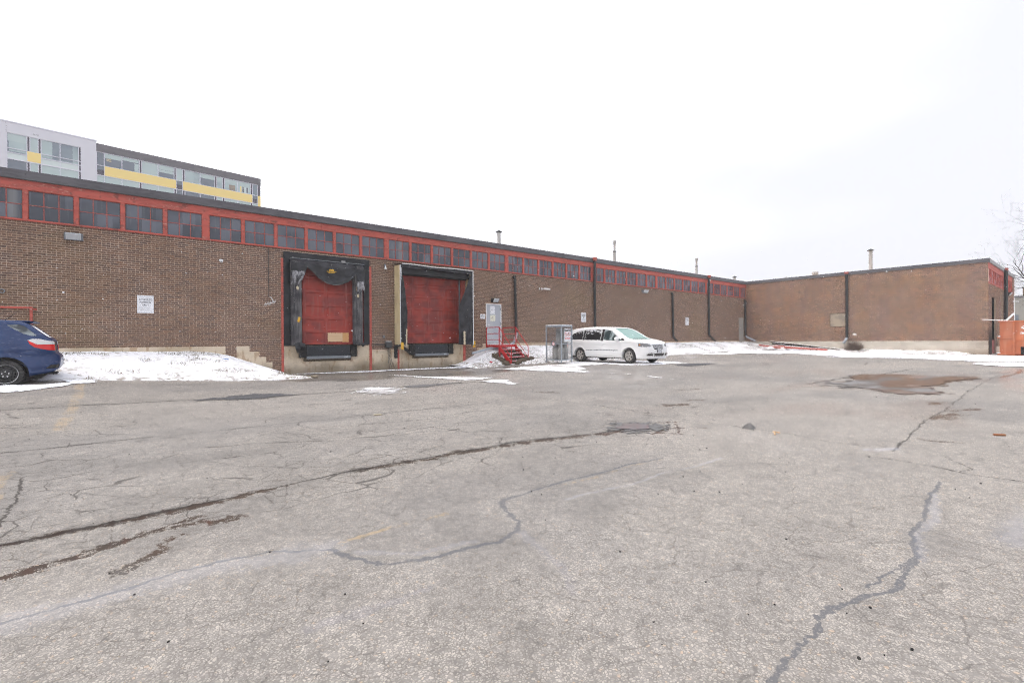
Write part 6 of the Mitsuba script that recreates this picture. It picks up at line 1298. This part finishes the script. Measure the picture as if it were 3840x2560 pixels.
scene['rust_wood'] = pr((.30, .11, .04), .7); scene['litter_red'] = pr((.55, .02, .05), .5)
solo('litter_scrap', 'red plastic scrap at the toe of the right snow bank', 'litter', lump((-30.9, -2.45, .13), (.08, .05, .04), 4, 1), 'litter_red', True)
solo('litter_stone', 'pale stone at the tip of the left snow bank', 'stone', lump((-39.55, -4.55, .01), (.12, .07, .05), 8, 2), 'concrete', True)
solo('concrete_chunk', 'dark chunk of concrete on the crack at mid right', 'concrete chunk', (lambda m: trimesh.Trimesh(m.vert_properties[:, :3], m.tri_verts, process=False))(m3.Manifold.hull_points(np.array([(-38.36, -17.84, .0), (-38.18, -17.80, .0), (-38.20, -17.68, .0), (-38.36, -17.70, .0), (-38.28, -17.77, .075), (-38.22, -17.74, .062), (-38.33, -17.73, .05)])).to_mesh()), 'patch_grey')
solo('wood_piece', 'orange brown piece of wood on the right of the lot', 'wood', rotz(rbox(-.014, .014, -.055, .055, .004, .022, .004), .6).apply_translation((-36.63, -19.84, 0)), 'rust_wood')
solo('wood_chip', 'pale wood chip on the left of the lot', 'wood chip', rotz(rbox(-.014, .014, -.06, .06, .004, .02, .004), 1.1).apply_translation((-41.39, -13.57, 0)), 'cream_wood')
solo('wood_chip', 'small crooked pale stick beside the concrete chunk', 'stick', tube([(-38.5, -18.16, .01), (-38.45, -18.12, .03), (-38.40, -18.17, .02)], .010, 6), 'plywood')
rp = np.random.default_rng(17); pb = []
for i in range(260):
    d_ = rp.uniform(1.8, 18); a = YAW + rp.uniform(-.80, .80); x, y = EYE[0] + math.cos(a) * d_, EYE[1] + math.sin(a) * d_
    if y > -5.5: continue
    s = rp.uniform(.0025, .006) * (1 + .03 * d_); m = trimesh.creation.icosphere(subdivisions=1, radius=1); m.vertices = m.vertices * s * rp.uniform(.6, 1.3, 3) + rp.normal(0, s * .15, m.vertices.shape) + [x, y, float(ground_z(x, y)) + s * .5]; pb.append(m)
solo('loose_gravel', 'small black pebbles scattered over the asphalt', 'gravel', cat(*pb), 'rubber', kind='stuff')
rs_ = np.random.default_rng(23); fl = []; oc = trimesh.creation.icosphere(subdivisions=0, radius=1)
for i in range(1500):
    d_ = 3 + 30 * rs_.random() ** .6; a = YAW + rs_.uniform(-.86, .86); el = rs_.uniform(-.03, .16); x, y, z = EYE[0] + math.cos(a) * d_, EYE[1] + math.sin(a) * d_, EYE[2] + d_ * el
    if z < .1 or y > -.9 or (x > -1): continue
    m = oc.copy(); m.vertices = m.vertices * rs_.uniform(.003, .007) * rs_.uniform(.6, 1.3, 3) + [x, y, z]; fl.append(m)
solo('snowflakes', 'fine snowflakes drifting down over the lot', 'snowflakes', cat(*fl), 'snow', kind='stuff')

# ------------------------------------------------------------------ air full of fine snow
scene['snowy_air'] = {'type': 'homogeneous', 'albedo': {'type': 'rgb', 'value': [.95, .95, .955]}, 'sigma_t': {'type': 'rgb', 'value': .0011}}
scene['haze'] = {'type': 'cube', 'to_world': T().translate([0, 0, 16.25]).scale([900, 900, 17.75]), 'bsdf': {'type': 'null'}, 'interior': {'type': 'ref', 'id': 'snowy_air'}}
scene['camera']['medium'] = {'type': 'ref', 'id': 'snowy_air'}
label('haze', 'thin air full of fine falling snow', None, None, 'stuff')
